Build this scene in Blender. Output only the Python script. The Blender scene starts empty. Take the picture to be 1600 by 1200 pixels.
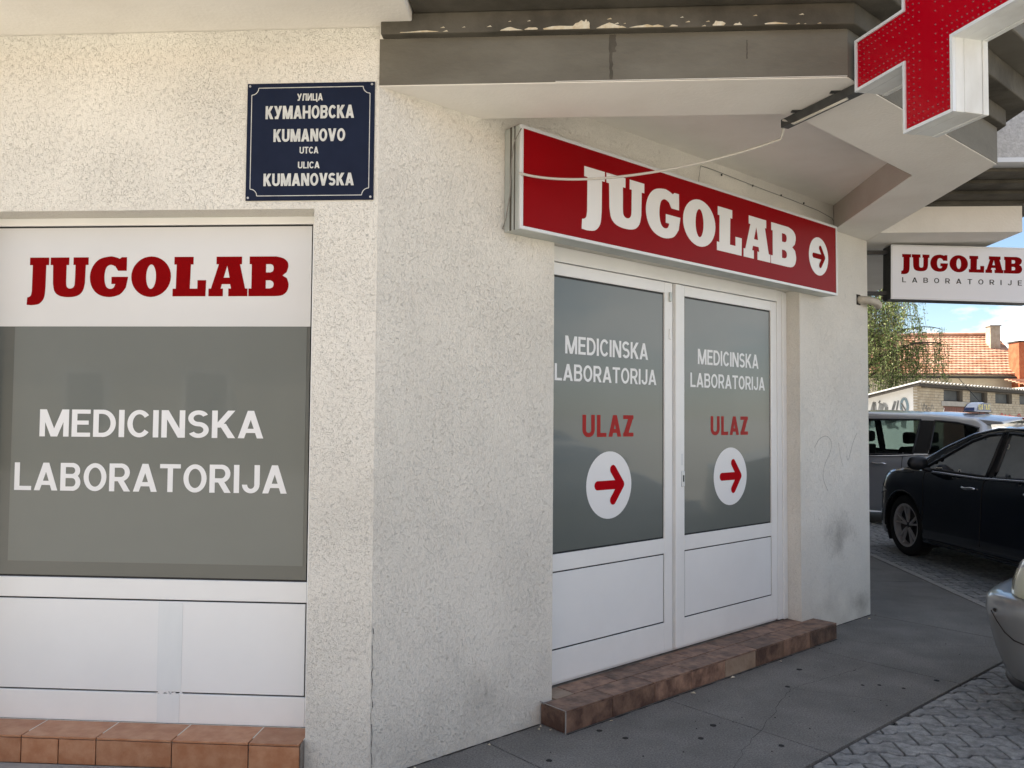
import bpy, math, random
from mathutils import Vector, Matrix
random.seed(7)
R = math.radians
SC = bpy.context.scene
COL = SC.collection
# ---------------------------------------------------------------- camera, world, sun
cam = bpy.data.cameras.new('camera'); cam.sensor_width = 36; cam.lens = 36*1279.3/1600
cam.clip_start = 0.05; cam.clip_end = 2000
cam_o = bpy.data.objects.new('camera', cam); COL.objects.link(cam_o); SC.camera = cam_o
yaw, pit, rol = R(3.716), R(2.316), R(0.44)
fw = Vector((-math.sin(yaw)*math.cos(pit), math.cos(yaw)*math.cos(pit), math.sin(pit)))
r0 = Vector((math.cos(yaw), math.sin(yaw), 0)); u0 = r0.cross(fw)
rt = r0*math.cos(rol)+u0*math.sin(rol); up = -r0*math.sin(rol)+u0*math.cos(rol)
cam_o.matrix_world = Matrix(((rt.x, up.x, -fw.x, 0), (rt.y, up.y, -fw.y, 0), (rt.z, up.z, -fw.z, 1.5), (0, 0, 0, 1)))

SUN_DIR = Vector((-0.62, 0.16, 0.77)).normalized()
SUN_EL = math.asin(SUN_DIR.z)
SUN_AZ = math.atan2(SUN_DIR.x, SUN_DIR.y)
W = bpy.data.worlds.new("World"); SC.world = W; W.use_nodes = True
wn, wl = W.node_tree.nodes, W.node_tree.links
wn.clear()
sky = wn.new('ShaderNodeTexSky'); sky.sky_type = 'NISHITA'; sky.sun_disc = False
sky.sun_elevation = SUN_EL; sky.sun_rotation = SUN_AZ; sky.air_density = 1.0; sky.dust_density = 0.2; sky.ozone_density = 3.0
wtc = wn.new('ShaderNodeTexCoord'); wmp = wn.new('ShaderNodeMapping'); wmp.inputs['Scale'].default_value = (1, 1, 2.4)
wmp.inputs['Location'].default_value = (0.33, 0.0, 0.12)
wno = wn.new('ShaderNodeTexNoise'); wno.inputs['Scale'].default_value = 3.6; wno.inputs['Detail'].default_value = 9; wno.inputs['Roughness'].default_value = .58
wrp = wn.new('ShaderNodeValToRGB'); wrp.color_ramp.elements[0].position = .50; wrp.color_ramp.elements[1].position = .62
wmx = wn.new('ShaderNodeMix'); wmx.data_type = 'RGBA'
wmx.inputs[7].default_value = (10.5, 10.6, 10.8, 1)
wbg = wn.new('ShaderNodeBackground'); wbg.inputs['Strength'].default_value = 0.058
wou = wn.new('ShaderNodeOutputWorld')
wl.new(wtc.outputs['Generated'], wmp.inputs['Vector']); wl.new(wmp.outputs[0], wno.inputs['Vector']); wd_ = wn.new('ShaderNodeVectorMath'); wd_.operation = 'DISTANCE'; wl.new(wtc.outputs['Generated'], wd_.inputs[0])
wd_.inputs[1].default_value = (.486, .868, .088)
wr_ = wn.new('ShaderNodeMapRange'); wr_.inputs['From Min'].default_value = 0; wr_.inputs['From Max'].default_value = .060; wr_.inputs['To Min'].default_value = .20; wr_.inputs['To Max'].default_value = 0; wl.new(wd_.outputs['Value'], wr_.inputs['Value'])
wa_ = wn.new('ShaderNodeMath'); wa_.operation = 'ADD'; wl.new(wno.outputs['Fac'], wa_.inputs[0]); wl.new(wr_.outputs[0], wa_.inputs[1])
wl.new(wa_.outputs[0], wrp.inputs[0])
wl.new(wrp.outputs[0], wmx.inputs[0]); wl.new(sky.outputs[0], wmx.inputs[6]); wl.new(wmx.outputs[2], wbg.inputs['Color']); wl.new(wbg.outputs[0], wou.inputs['Surface'])
sun = bpy.data.lights.new('sun', 'SUN'); sun.energy = 5.0; sun.angle = R(.53); sun.color = (1, .93, .82)
sun_o = bpy.data.objects.new('sun', sun); COL.objects.link(sun_o)
sun_o.rotation_euler = SUN_DIR.to_track_quat('Z', 'Y').to_euler(); sun_o.location = (-20, 5, 30)
SC.view_settings.view_transform = 'Standard'; SC.view_settings.look = 'None'
SC.view_settings.gamma = 1; SC.view_settings.use_curve_mapping = False
SC.view_settings.exposure = 1.82
SC.view_settings.use_white_balance = True; SC.view_settings.white_balance_temperature = 6700; SC.view_settings.white_balance_tint = 10
SC.render.engine = 'CYCLES'
SC.cycles.max_bounces = 8; SC.cycles.diffuse_bounces = 4; SC.cycles.transparent_max_bounces = 12
SC.cycles.use_denoising = True

# ---------------------------------------------------------------- materials
def mat(name, c1, c2=None, rough=.6, metal=0, scale=6, detail=5, speck=None, bump=0, bscale=None, stretch=(1, 1, 1), ramp=(.38, .64), coat=0, rand=0, spec=None, trans=0):
    m = bpy.data.materials.new(name); m.use_nodes = True
    n, l = m.node_tree.nodes, m.node_tree.links
    b = n['Principled BSDF']; b.inputs['Roughness'].default_value = rough; b.inputs['Metallic'].default_value = metal
    b.inputs['Coat Weight'].default_value = coat; b.inputs['Coat Roughness'].default_value = .04
    if spec is not None: b.inputs['Specular IOR Level'].default_value = spec
    b.inputs['Base Color'].default_value = (*c1, 1)
    if trans: b.inputs['Transmission Weight'].default_value = trans
    tc = n.new('ShaderNodeTexCoord'); mp = n.new('ShaderNodeMapping'); mp.inputs['Scale'].default_value = stretch
    l.new(tc.outputs['Object'], mp.inputs['Vector'])
    if rand:
        oi = n.new('ShaderNodeObjectInfo'); cb = n.new('ShaderNodeVectorMath'); cb.operation = 'SCALE'; cb.inputs['Scale'].default_value = 37
        cx = n.new('ShaderNodeCombineXYZ'); l.new(oi.outputs['Random'], cx.inputs[0]); l.new(oi.outputs['Random'], cx.inputs[1])
        l.new(cx.outputs[0], cb.inputs[0]); l.new(cb.outputs[0], mp.inputs['Location'])
    last = None
    if c2 is not None:
        no = n.new('ShaderNodeTexNoise'); no.inputs['Scale'].default_value = scale; no.inputs['Detail'].default_value = detail; no.inputs['Roughness'].default_value = .6
        l.new(mp.outputs[0], no.inputs['Vector'])
        rp = n.new('ShaderNodeValToRGB'); rp.color_ramp.elements[0].position = ramp[0]; rp.color_ramp.elements[1].position = ramp[1]
        rp.color_ramp.elements[0].color = (*c1, 1); rp.color_ramp.elements[1].color = (*c2, 1)
        l.new(no.outputs['Fac'], rp.inputs[0]); last = rp.outputs[0]
        if speck:
            s1 = n.new('ShaderNodeTexNoise'); s1.inputs['Scale'].default_value = speck[0]; s1.inputs['Detail'].default_value = 3; s1.inputs['Roughness'].default_value = .7; l.new(mp.outputs[0], s1.inputs['Vector'])
            s2 = n.new('ShaderNodeMapRange'); s2.inputs['From Min'].default_value = .32; s2.inputs['From Max'].default_value = .68; s2.inputs['To Min'].default_value = 1-speck[1]; s2.inputs['To Max'].default_value = 1+speck[1]; l.new(s1.outputs['Fac'], s2.inputs['Value'])
            s3 = n.new('ShaderNodeHueSaturation'); l.new(s2.outputs[0], s3.inputs['Value']); l.new(last, s3.inputs['Color']); last = s3.outputs[0]
        if rand:
            hs = n.new('ShaderNodeHueSaturation'); mr = n.new('ShaderNodeMapRange'); mr.inputs['To Min'].default_value = 1-rand; mr.inputs['To Max'].default_value = 1+rand
            l.new(oi.outputs['Random'], mr.inputs['Value']); l.new(mr.outputs[0], hs.inputs['Value']); l.new(last, hs.inputs['Color']); last = hs.outputs[0]
        l.new(last, b.inputs['Base Color'])
    if bump:
        nb = n.new('ShaderNodeTexNoise'); nb.inputs['Scale'].default_value = bscale or scale*6; nb.inputs['Detail'].default_value = 4
        l.new(mp.outputs[0], nb.inputs['Vector'])
        bp = n.new('ShaderNodeBump'); bp.inputs['Strength'].default_value = bump; bp.inputs['Distance'].default_value = .01
        l.new(nb.outputs['Fac'], bp.inputs['Height']); l.new(bp.outputs[0], b.inputs['Normal'])
    m['last'] = 0
    return m

AX, AY = -.797, 3.394
def stucco(name, base, smudges=()):
    """combed render: short curved grooves of differing density, faint stains"""
    m = mat(name, base, None, rough=.85)
    n, l = m.node_tree.nodes, m.node_tree.links; b = n['Principled BSDF']
    tc = n.new('ShaderNodeTexCoord')
    # warp
    wv = n.new('ShaderNodeTexNoise'); wv.inputs['Scale'].default_value = 26; wv.inputs['Detail'].default_value = 2
    l.new(tc.outputs['Object'], wv.inputs['Vector'])
    sub = n.new('ShaderNodeVectorMath'); sub.operation = 'SUBTRACT'; sub.inputs[1].default_value = (.5, .5, .5); l.new(wv.outputs['Color'], sub.inputs[0])
    sc = n.new('ShaderNodeVectorMath'); sc.operation = 'SCALE'; sc.inputs['Scale'].default_value = .05; l.new(sub.outputs[0], sc.inputs[0])
    ad = n.new('ShaderNodeVectorMath'); l.new(tc.outputs['Object'], ad.inputs[0]); l.new(sc.outputs[0], ad.inputs[1])
    g = n.new('ShaderNodeTexNoise'); g.inputs['Scale'].default_value = 76; g.inputs['Detail'].default_value = 3; g.inputs['Roughness'].default_value = .55
    l.new(ad.outputs[0], g.inputs['Vector'])
    # ridged: |noise-.5| small -> groove line
    a1 = n.new('ShaderNodeMath'); a1.operation = 'SUBTRACT'; a1.inputs[1].default_value = .5; l.new(g.outputs['Fac'], a1.inputs[0])
    a2 = n.new('ShaderNodeMath'); a2.operation = 'ABSOLUTE'; l.new(a1.outputs[0], a2.inputs[0])
    a3 = n.new('ShaderNodeMapRange'); a3.inputs['From Min'].default_value = 0.0; a3.inputs['From Max'].default_value = .017; a3.inputs['To Min'].default_value = 1; a3.inputs['To Max'].default_value = 0
    l.new(a2.outputs[0], a3.inputs['Value'])
    # patchy mask
    k = n.new('ShaderNodeTexNoise'); k.inputs['Scale'].default_value = 58; k.inputs['Detail'].default_value = 2; l.new(tc.outputs['Object'], k.inputs['Vector'])
    k2 = n.new('ShaderNodeTexNoise'); k2.inputs['Scale'].default_value = 3.4; k2.inputs['Detail'].default_value = 3; l.new(tc.outputs['Object'], k2.inputs['Vector'])
    ka = n.new('ShaderNodeMath'); ka.operation = 'MULTIPLY_ADD'; ka.inputs[1].default_value = .45; l.new(k2.outputs['Fac'], ka.inputs[0]); l.new(k.outputs['Fac'], ka.inputs[2])
    kr = n.new('ShaderNodeMapRange'); kr.inputs['From Min'].default_value = .58; kr.inputs['From Max'].default_value = .93; l.new(ka.outputs[0], kr.inputs['Value'])
    gm = n.new('ShaderNodeMath'); gm.operation = 'MULTIPLY'; l.new(a3.outputs[0], gm.inputs[0]); l.new(kr.outputs[0], gm.inputs[1])
    # base colour variation
    v = n.new('ShaderNodeTexNoise'); v.inputs['Scale'].default_value = 1.3; v.inputs['Detail'].default_value = 6; l.new(tc.outputs['Object'], v.inputs['Vector'])
    rp = n.new('ShaderNodeValToRGB'); rp.color_ramp.elements[0].position = .35; rp.color_ramp.elements[1].position = .65
    rp.color_ramp.elements[0].color = (*[c*.86 for c in base], 1); rp.color_ramp.elements[1].color = (*base, 1)
    l.new(v.outputs['Fac'], rp.inputs[0]); last = rp.outputs[0]
    sk = n.new('ShaderNodeTexNoise'); sk.inputs['Scale'].default_value = 150; sk.inputs['Detail'].default_value = 2; l.new(tc.outputs['Object'], sk.inputs['Vector'])
    skr = n.new('ShaderNodeMapRange'); skr.inputs['From Min'].default_value = .3; skr.inputs['From Max'].default_value = .7; skr.inputs['To Min'].default_value = .93; skr.inputs['To Max'].default_value = 1.05; l.new(sk.outputs['Fac'], skr.inputs['Value'])
    skm = n.new('ShaderNodeHueSaturation'); l.new(skr.outputs[0], skm.inputs['Value']); l.new(last, skm.inputs['Color']); last = skm.outputs[0]
    # street grime splashed on the foot of the wall: irregular
    sx = n.new('ShaderNodeSeparateXYZ'); l.new(tc.outputs['Object'], sx.inputs[0])
    gn = n.new('ShaderNodeTexNoise'); gn.inputs['Scale'].default_value = 5; gn.inputs['Detail'].default_value = 6; l.new(tc.outputs['Object'], gn.inputs['Vector'])
    gz = n.new('ShaderNodeMath'); gz.operation = 'MULTIPLY_ADD'; gz.inputs[1].default_value = .9; gz.inputs[2].default_value = -.22; l.new(gn.outputs['Fac'], gz.inputs[0])
    gd = n.new('ShaderNodeMath'); gd.operation = 'SUBTRACT'; l.new(gz.outputs[0], gd.inputs[0]); l.new(sx.outputs[2], gd.inputs[1])
    gq = n.new('ShaderNodeMapRange'); gq.inputs['From Min'].default_value = -.05; gq.inputs['From Max'].default_value = .35; gq.inputs['To Max'].default_value = .30; l.new(gd.outputs[0], gq.inputs['Value'])
    mg = n.new('ShaderNodeMix'); mg.data_type = 'RGBA'; mg.inputs[7].default_value = (.20, .19, .17, 1); l.new(gq.outputs[0], mg.inputs[0]); l.new(last, mg.inputs[6]); last = mg.outputs[2]
    for (px, py, pz, rad, st) in smudges:
        d = n.new('ShaderNodeVectorMath'); d.operation = 'SUBTRACT'; d.inputs[1].default_value = (px-AX, py-AY, pz); l.new(tc.outputs['Object'], d.inputs[0])
        e = n.new('ShaderNodeVectorMath'); e.operation = 'MULTIPLY'; e.inputs[1].default_value = (1/rad, 1/rad, 1.6/rad); l.new(d.outputs[0], e.inputs[0])
        f = n.new('ShaderNodeVectorMath'); f.operation = 'LENGTH'; l.new(e.outputs[0], f.inputs[0])
        sn = n.new('ShaderNodeTexNoise'); sn.inputs['Scale'].default_value = 45; sn.inputs['Detail'].default_value = 5; sn.inputs['Roughness'].default_value = .7; l.new(tc.outputs['Object'], sn.inputs['Vector'])
        sp = n.new('ShaderNodeMath'); sp.operation = 'MULTIPLY_ADD'; sp.inputs[1].default_value = 1.6; l.new(sn.outputs['Fac'], sp.inputs[0]); 
        sn2 = n.new('ShaderNodeTexNoise'); sn2.inputs['Scale'].default_value = 7; sn2.inputs['Detail'].default_value = 3; l.new(tc.outputs['Object'], sn2.inputs['Vector'])
        sp2 = n.new('ShaderNodeMath'); sp2.operation = 'MULTIPLY_ADD'; sp2.inputs[1].default_value = 1.8; l.new(sn2.outputs['Fac'], sp2.inputs[0]); l.new(f.outputs['Value'], sp2.inputs[2])
        l.new(sp2.outputs[0], sp.inputs[2])
        s2 = n.new('ShaderNodeMapRange'); s2.inputs['From Min'].default_value = 2.75; s2.inputs['From Max'].default_value = 1.45; s2.inputs['To Min'].default_value = 0; s2.inputs['To Max'].default_value = st; l.new(sp.outputs[0], s2.inputs['Value'])
        ms = n.new('ShaderNodeMix'); ms.data_type = 'RGBA'; ms.inputs[7].default_value = (.11, .10, .085, 1); l.new(s2.outputs[0], ms.inputs[0]); l.new(last, ms.inputs[6]); last = ms.outputs[2]
    # grime caught in grooves
    mx = n.new('ShaderNodeMix'); mx.data_type = 'RGBA'; mx.inputs[7].default_value = (*[c*.42 for c in base], 1)
    gs = n.new('ShaderNodeMath'); gs.operation = 'MULTIPLY'; gs.inputs[1].default_value = .30; l.new(gm.outputs[0], gs.inputs[0])
    l.new(gs.outputs[0], mx.inputs[0]); l.new(last, mx.inputs[6]); l.new(mx.outputs[2], b.inputs['Base Color'])
    fn = n.new('ShaderNodeTexNoise'); fn.inputs['Scale'].default_value = 160; fn.inputs['Detail'].default_value = 3; l.new(tc.outputs['Object'], fn.inputs['Vector'])
    hh = n.new('ShaderNodeMath'); hh.operation = 'MULTIPLY_ADD'; hh.inputs[1].default_value = -1.1; l.new(gm.outputs[0], hh.inputs[0]); l.new(fn.outputs['Fac'], hh.inputs[2])
    bp = n.new('ShaderNodeBump'); bp.inputs['Strength'].default_value = .8; bp.inputs['Distance'].default_value = .0045
    l.new(hh.outputs[0], bp.inputs['Height']); l.new(bp.outputs[0], b.inputs['Normal'])
    return m

M = {}
M['stucco'] = stucco('combed_stucco', (.80, .775, .705), smudges=((2.02, 6.21, .66, .25, .55), (2.25, 6.44, .12, .16, .5), (.35, 4.54, .28, .15, .35), (-.35, 3.84, .2, .3, .3)))
M['plaster'] = mat('smooth_painted_plaster', (.86, .83, .765), (.77, .735, .665), rough=.8, scale=1.7, detail=12, bump=.22, bscale=55, ramp=(.42, .72))
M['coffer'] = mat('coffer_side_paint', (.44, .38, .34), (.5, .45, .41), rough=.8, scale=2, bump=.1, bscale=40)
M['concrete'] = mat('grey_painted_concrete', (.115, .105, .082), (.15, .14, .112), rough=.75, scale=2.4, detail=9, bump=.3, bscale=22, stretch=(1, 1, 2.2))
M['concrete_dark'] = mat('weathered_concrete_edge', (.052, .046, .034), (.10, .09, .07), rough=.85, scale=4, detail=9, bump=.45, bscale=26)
M['rough_plaster'] = mat('rough_grey_render', (.42, .42, .42), (.55, .55, .55), rough=.9, scale=55, detail=5, bump=.8, bscale=70)
M['peel'] = mat('bare_plaster_chip', (.66, .62, .50), (.52, .42, .26), rough=.9, scale=30)
M['pvc'] = mat('white_window_plastic', (.86, .87, .86), (.82, .83, .82), rough=.32, scale=3, detail=7)
M['panel'] = mat('white_infill_panel', (.85, .865, .865), (.81, .825, .825), rough=.28, scale=1.6, detail=8)
M['gasket'] = mat('black_rubber_gasket', (.008, .008, .009), rough=.6)
M['film'] = mat('grey_frosted_film', (.125, .142, .134), (.115, .132, .124), rough=.34, scale=1.2, coat=.5)
M['film_edge_shade'] = mat('painted_margin_shade', (.072, .082, .078), (.068, .078, .073), rough=.3, scale=2, coat=.5)
M['film_white'] = mat('white_window_film', (.66, .665, .655), (.62, .625, .615), rough=.35, scale=1.2, coat=.1)
M['vinyl'] = mat('white_vinyl_lettering', (.80, .81, .82), rough=.35)
M['red_vinyl'] = mat('red_vinyl_lettering', (.215, .0008, .002), rough=.6, spec=.04)
M['arrow_red'] = mat('bright_red_vinyl', (.40, .001, .006), rough=.6, spec=.04)
M['red_vinyl2'] = mat('faded_red_vinyl', (.36, .022, .02), rough=.5, spec=.15)
M['terra'] = mat('terracotta_tile', (.36, .150, .070), (.46, .235, .130), rough=.45, scale=14, detail=8, bump=.15, bscale=60, rand=.12)
M['brown_tile'] = mat('brown_stained_step_tile', (.095, .050, .036), (.29, .175, .120), rough=.5, scale=11, detail=12, bump=.4, bscale=45, rand=.38)
M['tan_tile'] = mat('tan_step_tile', (.26, .18, .125), (.36, .27, .20), rough=.5, scale=9, detail=9, bump=.3, bscale=45, rand=.1)
M['grout'] = mat('tile_grout', (.30, .27, .24), (.18, .15, .13), rough=.9, scale=20)
M['plinth'] = mat('cement_plinth', (.33, .32, .30), (.26, .25, .24), rough=.9, scale=12, bump=.3)
M['asphalt'] = mat('worn_grey_asphalt', (.135, .131, .122), (.245, .236, .22), rough=.88, speck=(120, .42), scale=2.6, detail=15, bump=.8, bscale=210, ramp=(.25, .75))
M['asphalt_bed'] = mat('pavement_joint_dirt', (.035, .033, .03), rough=.95)
M['paver'] = mat('grey_concrete_paver', (.17, .17, .166), (.31, .31, .30), rough=.7, speck=(170, .22), scale=22, detail=9, bump=.5, bscale=140, rand=.16)
M['joint'] = mat('paver_joint_sand', (.018, .018, .017), rough=.95)
M['street'] = mat('street_surface', (.36, .34, .30), (.42, .40, .36), rough=.85, scale=.9, detail=12)
M['sign_red'] = mat('red_sign_face', (.27, .0008, .004), (.245, .0008, .003), rough=.35, spec=.08, scale=1)
M['sign_white'] = mat('white_sign_face', (.80, .82, .86), rough=.3)
M['alu'] = mat('aluminium_profile', (.50, .53, .51), (.42, .45, .43), rough=.42, metal=.45, scale=5)
M['alu_light'] = mat('light_aluminium_rim', (.70, .72, .73), rough=.35, metal=.2)
M['alu_white'] = mat('dirty_white_aluminium', (.68, .70, .69), (.52, .52, .49), rough=.4, scale=4, detail=9, stretch=(1, 1, .5), ramp=(.5, .75))
M['cross_red'] = mat('red_acrylic_face', (.36, .0008, .009), rough=.16, spec=.22)
M['led'] = mat('led_lens', (.22, .012, .02), rough=.2)
M['navy'] = mat('navy_enamel', (.006, .011, .03), (.008, .014, .036), rough=.35, spec=.15, scale=8)
M['enamel_white'] = mat('white_enamel', (.62, .63, .60), (.5, .51, .49), rough=.4, scale=40)
M['cable'] = mat('grey_white_cable', (.52, .50, .45), rough=.5)
M['wire'] = mat('thin_grey_wire', (.22, .21, .19), rough=.6)
M['black_metal'] = mat('black_metal', (.03, .032, .032), (.05, .052, .05), rough=.5, scale=20)
M['pipe'] = mat('ivory_plastic_pipe', (.52, .48, .40), (.42, .38, .31), rough=.5, scale=12)
M['hole'] = mat('dark_hole', (.02, .015, .012), rough=1)
M['steel'] = mat('brushed_steel', (.5, .5, .48), rough=.35, metal=.8)
M['dark_reflected'] = mat('added_dark_wall_finish', (.045, .045, .045), (.07, .07, .068), rough=.6, scale=3)
M['tape'] = mat('residue_of_tape', (.79, .825, .835), (.75, .79, .80), rough=.25, scale=12, stretch=(1, 1, .2))
M['roof_tile'] = mat('orange_clay_roof_tile', (.34, .15, .085), (.44, .27, .19), rough=.8, scale=1.6, detail=10, bump=.2)
M['house_wall'] = mat('cream_house_wall', (.55, .49, .38), (.42, .37, .28), rough=.9, scale=.9, detail=8)
M['white_wall'] = mat('white_painted_wall', (.78, .78, .78), (.68, .68, .68), rough=.9, scale=1.1, detail=8)
M['spray'] = mat('grey_spray_paint', (.12, .125, .13), (.34, .35, .36), rough=.8, scale=4)
M['spray_blue'] = mat('blue_grey_spray_paint', (.18, .25, .29), rough=.8)
M['spray_dark'] = mat('dark_spray_line', (.13, .13, .13), rough=.8)
M['spray_red'] = mat('red_spray_line', (.4, .05, .05), rough=.8)
M['brick'] = mat('yellow_grey_brick', (.30, .25, .18), (.42, .37, .29), rough=.9, scale=2.6, detail=10, bump=.4)
M['mortar'] = mat('brick_mortar', (.22, .20, .17), rough=.95)
M['lintel'] = mat('concrete_lintel', (.33, .31, .28), (.27, .26, .24), rough=.9, scale=3)
M['red_brick'] = mat('red_orange_brick', (.30, .07, .025), (.36, .12, .05), rough=.85, scale=5, detail=8)
M['corrugated'] = mat('corrugated_cement_sheet', (.30, .29, .27), (.42, .41, .39), rough=.85, scale=2)
M['dark_wood'] = mat('dark_roof_timber', (.03, .025, .02), rough=.9)
M['garage_door'] = mat('brown_boarded_door', (.10, .03, .02), (.15, .05, .035), rough=.7, scale=5, stretch=(4, 4, .5))
M['old_glass'] = mat('dusty_garage_glass', (.035, .04, .045), (.06, .065, .07), rough=.5, spec=.1, scale=2)
M['leaf'] = mat('weeping_birch_leaf', (.09, .15, .03), (.15, .21, .05), rough=.6, scale=1.6, detail=4)
M['leaf_pale'] = mat('pale_birch_leaf', (.20, .24, .07), (.27, .29, .11), rough=.6, scale=2)
M['bark'] = mat('birch_bark', (.62, .62, .60), (.12, .11, .1), rough=.8, scale=9, stretch=(1, 1, 2), ramp=(.5, .62))
M['twig'] = mat('dark_twig', (.05, .035, .025), rough=.9)
M['paint_dark'] = mat('dark_blue_car_paint', (.006, .012, .022), rough=.18, metal=.5, coat=1)
M['paint_silver'] = mat('silver_car_paint', (.50, .50, .51), rough=.3, metal=.45, coat=1)
M['paint_pale'] = mat('pale_silver_car_paint', (.20, .20, .195), rough=.33, metal=.4, coat=.8)
M['chrome'] = mat('chrome', (.75, .76, .78), rough=.12, metal=1)
M['tyre'] = mat('tyre_rubber', (.013, .013, .013), rough=.85)
M['rim'] = mat('alloy_rim', (.55, .54, .54), rough=.35, metal=.35)
M['black'] = mat('black_plastic', (.012, .012, .013), rough=.45)
M['interior'] = mat('dark_upholstery', (.015, .015, .016), rough=.9)
M['lamp'] = mat('clear_lamp', (.55, .58, .6), rough=.1, coat=1)
M['lamp_beige'] = mat('yellowed_headlight', (.46, .44, .30), rough=.2, coat=1)
M['lamp_red'] = mat('red_lamp', (.25, .01, .012), rough=.15, coat=1)
M['taxi_blue'] = mat('blue_taxi_plastic', (.02, .045, .16), rough=.3)
M['taxi_white'] = mat('white_taxi_plastic', (.7, .72, .78), rough=.3)
M['taxi_yellow'] = mat('yellow_print', (.75, .6, .12), rough=.4)
g = bpy.data.materials.new('tinted_car_glass'); g.use_nodes = True
gn, gl = g.node_tree.nodes, g.node_tree.links; gn.clear()
_o = gn.new('ShaderNodeOutputMaterial'); _t = gn.new('ShaderNodeBsdfTransparent'); _t.inputs[0].default_value = (.27, .33, .32, 1)
_g = gn.new('ShaderNodeBsdfGlossy'); _g.inputs['Roughness'].default_value = .02; _f = gn.new('ShaderNodeFresnel'); _f.inputs[0].default_value = 1.3
_m = gn.new('ShaderNodeMixShader'); gl.new(_f.outputs[0], _m.inputs[0]); gl.new(_t.outputs[0], _m.inputs[1]); gl.new(_g.outputs[0], _m.inputs[2]); gl.new(_m.outputs[0], _o.inputs[0])
M['car_glass'] = g

# ---------------------------------------------------------------- mesh helpers
class MB:
    def __init__(s, T=None): s.v = []; s.f = []; s.T = T
    def add(s, vs, fs):
        o = len(s.v); s.v += [tuple(s.T(*p)) if s.T else tuple(p) for p in vs]; s.f += [tuple(i+o for i in f) for f in fs]; return s
    def box(s, x0, x1, y0, y1, z0, z1):
        return s.add([(x0, y0, z0), (x1, y0, z0), (x1, y1, z0), (x0, y1, z0), (x0, y0, z1), (x1, y0, z1), (x1, y1, z1), (x0, y1, z1)],
                     [(0, 3, 2, 1), (4, 5, 6, 7), (0, 1, 5, 4), (1, 2, 6, 5), (2, 3, 7, 6), (3, 0, 4, 7)])
    def prism(s, poly, z0, z1):
        n = len(poly)
        return s.add([(x, y, z0) for x, y in poly]+[(x, y, z1) for x, y in poly],
                     [tuple(range(n-1, -1, -1)), tuple(range(n, 2*n))]+[(i, (i+1) % n, n+(i+1) % n, n+i) for i in range(n)])
    def prism_ax(s, poly, a0, a1, fn):
        n = len(poly)
        return s.add([fn(p, a0) for p in poly]+[fn(p, a1) for p in poly],
                     [tuple(range(n-1, -1, -1)), tuple(range(n, 2*n))]+[(i, (i+1) % n, n+(i+1) % n, n+i) for i in range(n)])
    def poly(s, pts): return s.add(pts, [tuple(range(len(pts)))])
    def tube(s, pts, r, seg=8, closed=False):
        pts = [Vector(p) for p in pts]; n = len(pts); rings = []
        for i, p in enumerate(pts):
            if closed: d = pts[(i+1) % n]-pts[i-1]
            else: d = (pts[min(i+1, n-1)]-pts[max(i-1, 0)])
            d.normalize(); a = Vector((0, 0, 1)) if abs(d.z) < .9 else Vector((1, 0, 0))
            e1 = d.cross(a).normalized(); e2 = d.cross(e1)
            rr = r[i] if isinstance(r, (list, tuple)) else r
            rings.append([p+e1*rr*math.cos(t*2*math.pi/seg)+e2*rr*math.sin(t*2*math.pi/seg) for t in range(seg)])
        vs = [q for g_ in rings for q in g_]; fs = []
        for i in range(n if closed else n-1):
            j = (i+1) % n
            for t in range(seg):
                fs.append((i*seg+t, i*seg+(t+1) % seg, j*seg+(t+1) % seg, j*seg+t))
        if not closed: fs += [tuple(range(seg-1, -1, -1)), tuple((n-1)*seg+t for t in range(seg))]
        return s.add(vs, fs)
    def build(s, name, m, parent=None, smooth=False, bevel=0, fix=True):
        me = bpy.data.meshes.new(name)
        off = Vector(parent['_o']) if (parent is not None and '_o' in parent) else Vector((0, 0, 0))
        me.from_pydata([tuple(Vector(p)-off) for p in s.v], [], s.f); me.update()
        if fix:
            import bmesh
            bm = bmesh.new(); bm.from_mesh(me); bmesh.ops.recalc_face_normals(bm, faces=bm.faces); bm.to_mesh(me); bm.free()
        me.materials.append(m if not isinstance(m, str) else M[m])
        if smooth:
            for p in me.polygons: p.use_smooth = True
        o = bpy.data.objects.new(name, me); COL.objects.link(o)
        if parent is not None:
            o.parent = parent
            if '_o' in parent: o['_o'] = tuple(off)
        if bevel:
            b = o.modifiers.new('bevel', 'BEVEL'); b.width = bevel; b.segments = 2; b.limit_method = 'ANGLE'
        return o

def thing(name, label, cat, loc=(0, 0, 0), rz=0, group=None, world=True):
    o = bpy.data.objects.new(name, None); COL.objects.link(o); o.location = loc; o.rotation_euler = (0, 0, rz); o.empty_display_size = .1
    o['label'] = label; o['category'] = cat
    if group: o['group'] = group
    if world: o['_o'] = tuple(loc)
    return o
def tag(o, label, cat, group=None):
    o['label'] = label; o['category'] = cat
    if group: o['group'] = group
    return o
def kind(o, k): o['kind'] = k; return o
def sub(o, parent):
    """sub part of a part: same frame"""
    o.parent = parent; return o
S2 = math.sqrt(.5)
AX, AY = -.797, 3.394                                   # corner where the street wall turns into the door wall
def DW(t, off, z): return (AX+t*S2+off*S2, AY+t*S2-off*S2, z)     # door wall frame: along, out, up
def LW(x, off, z): return (x, AY-off, z)                         # street wall frame
def lin(a, b, n): return [a+(b-a)*i/n for i in range(n+1)]

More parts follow.
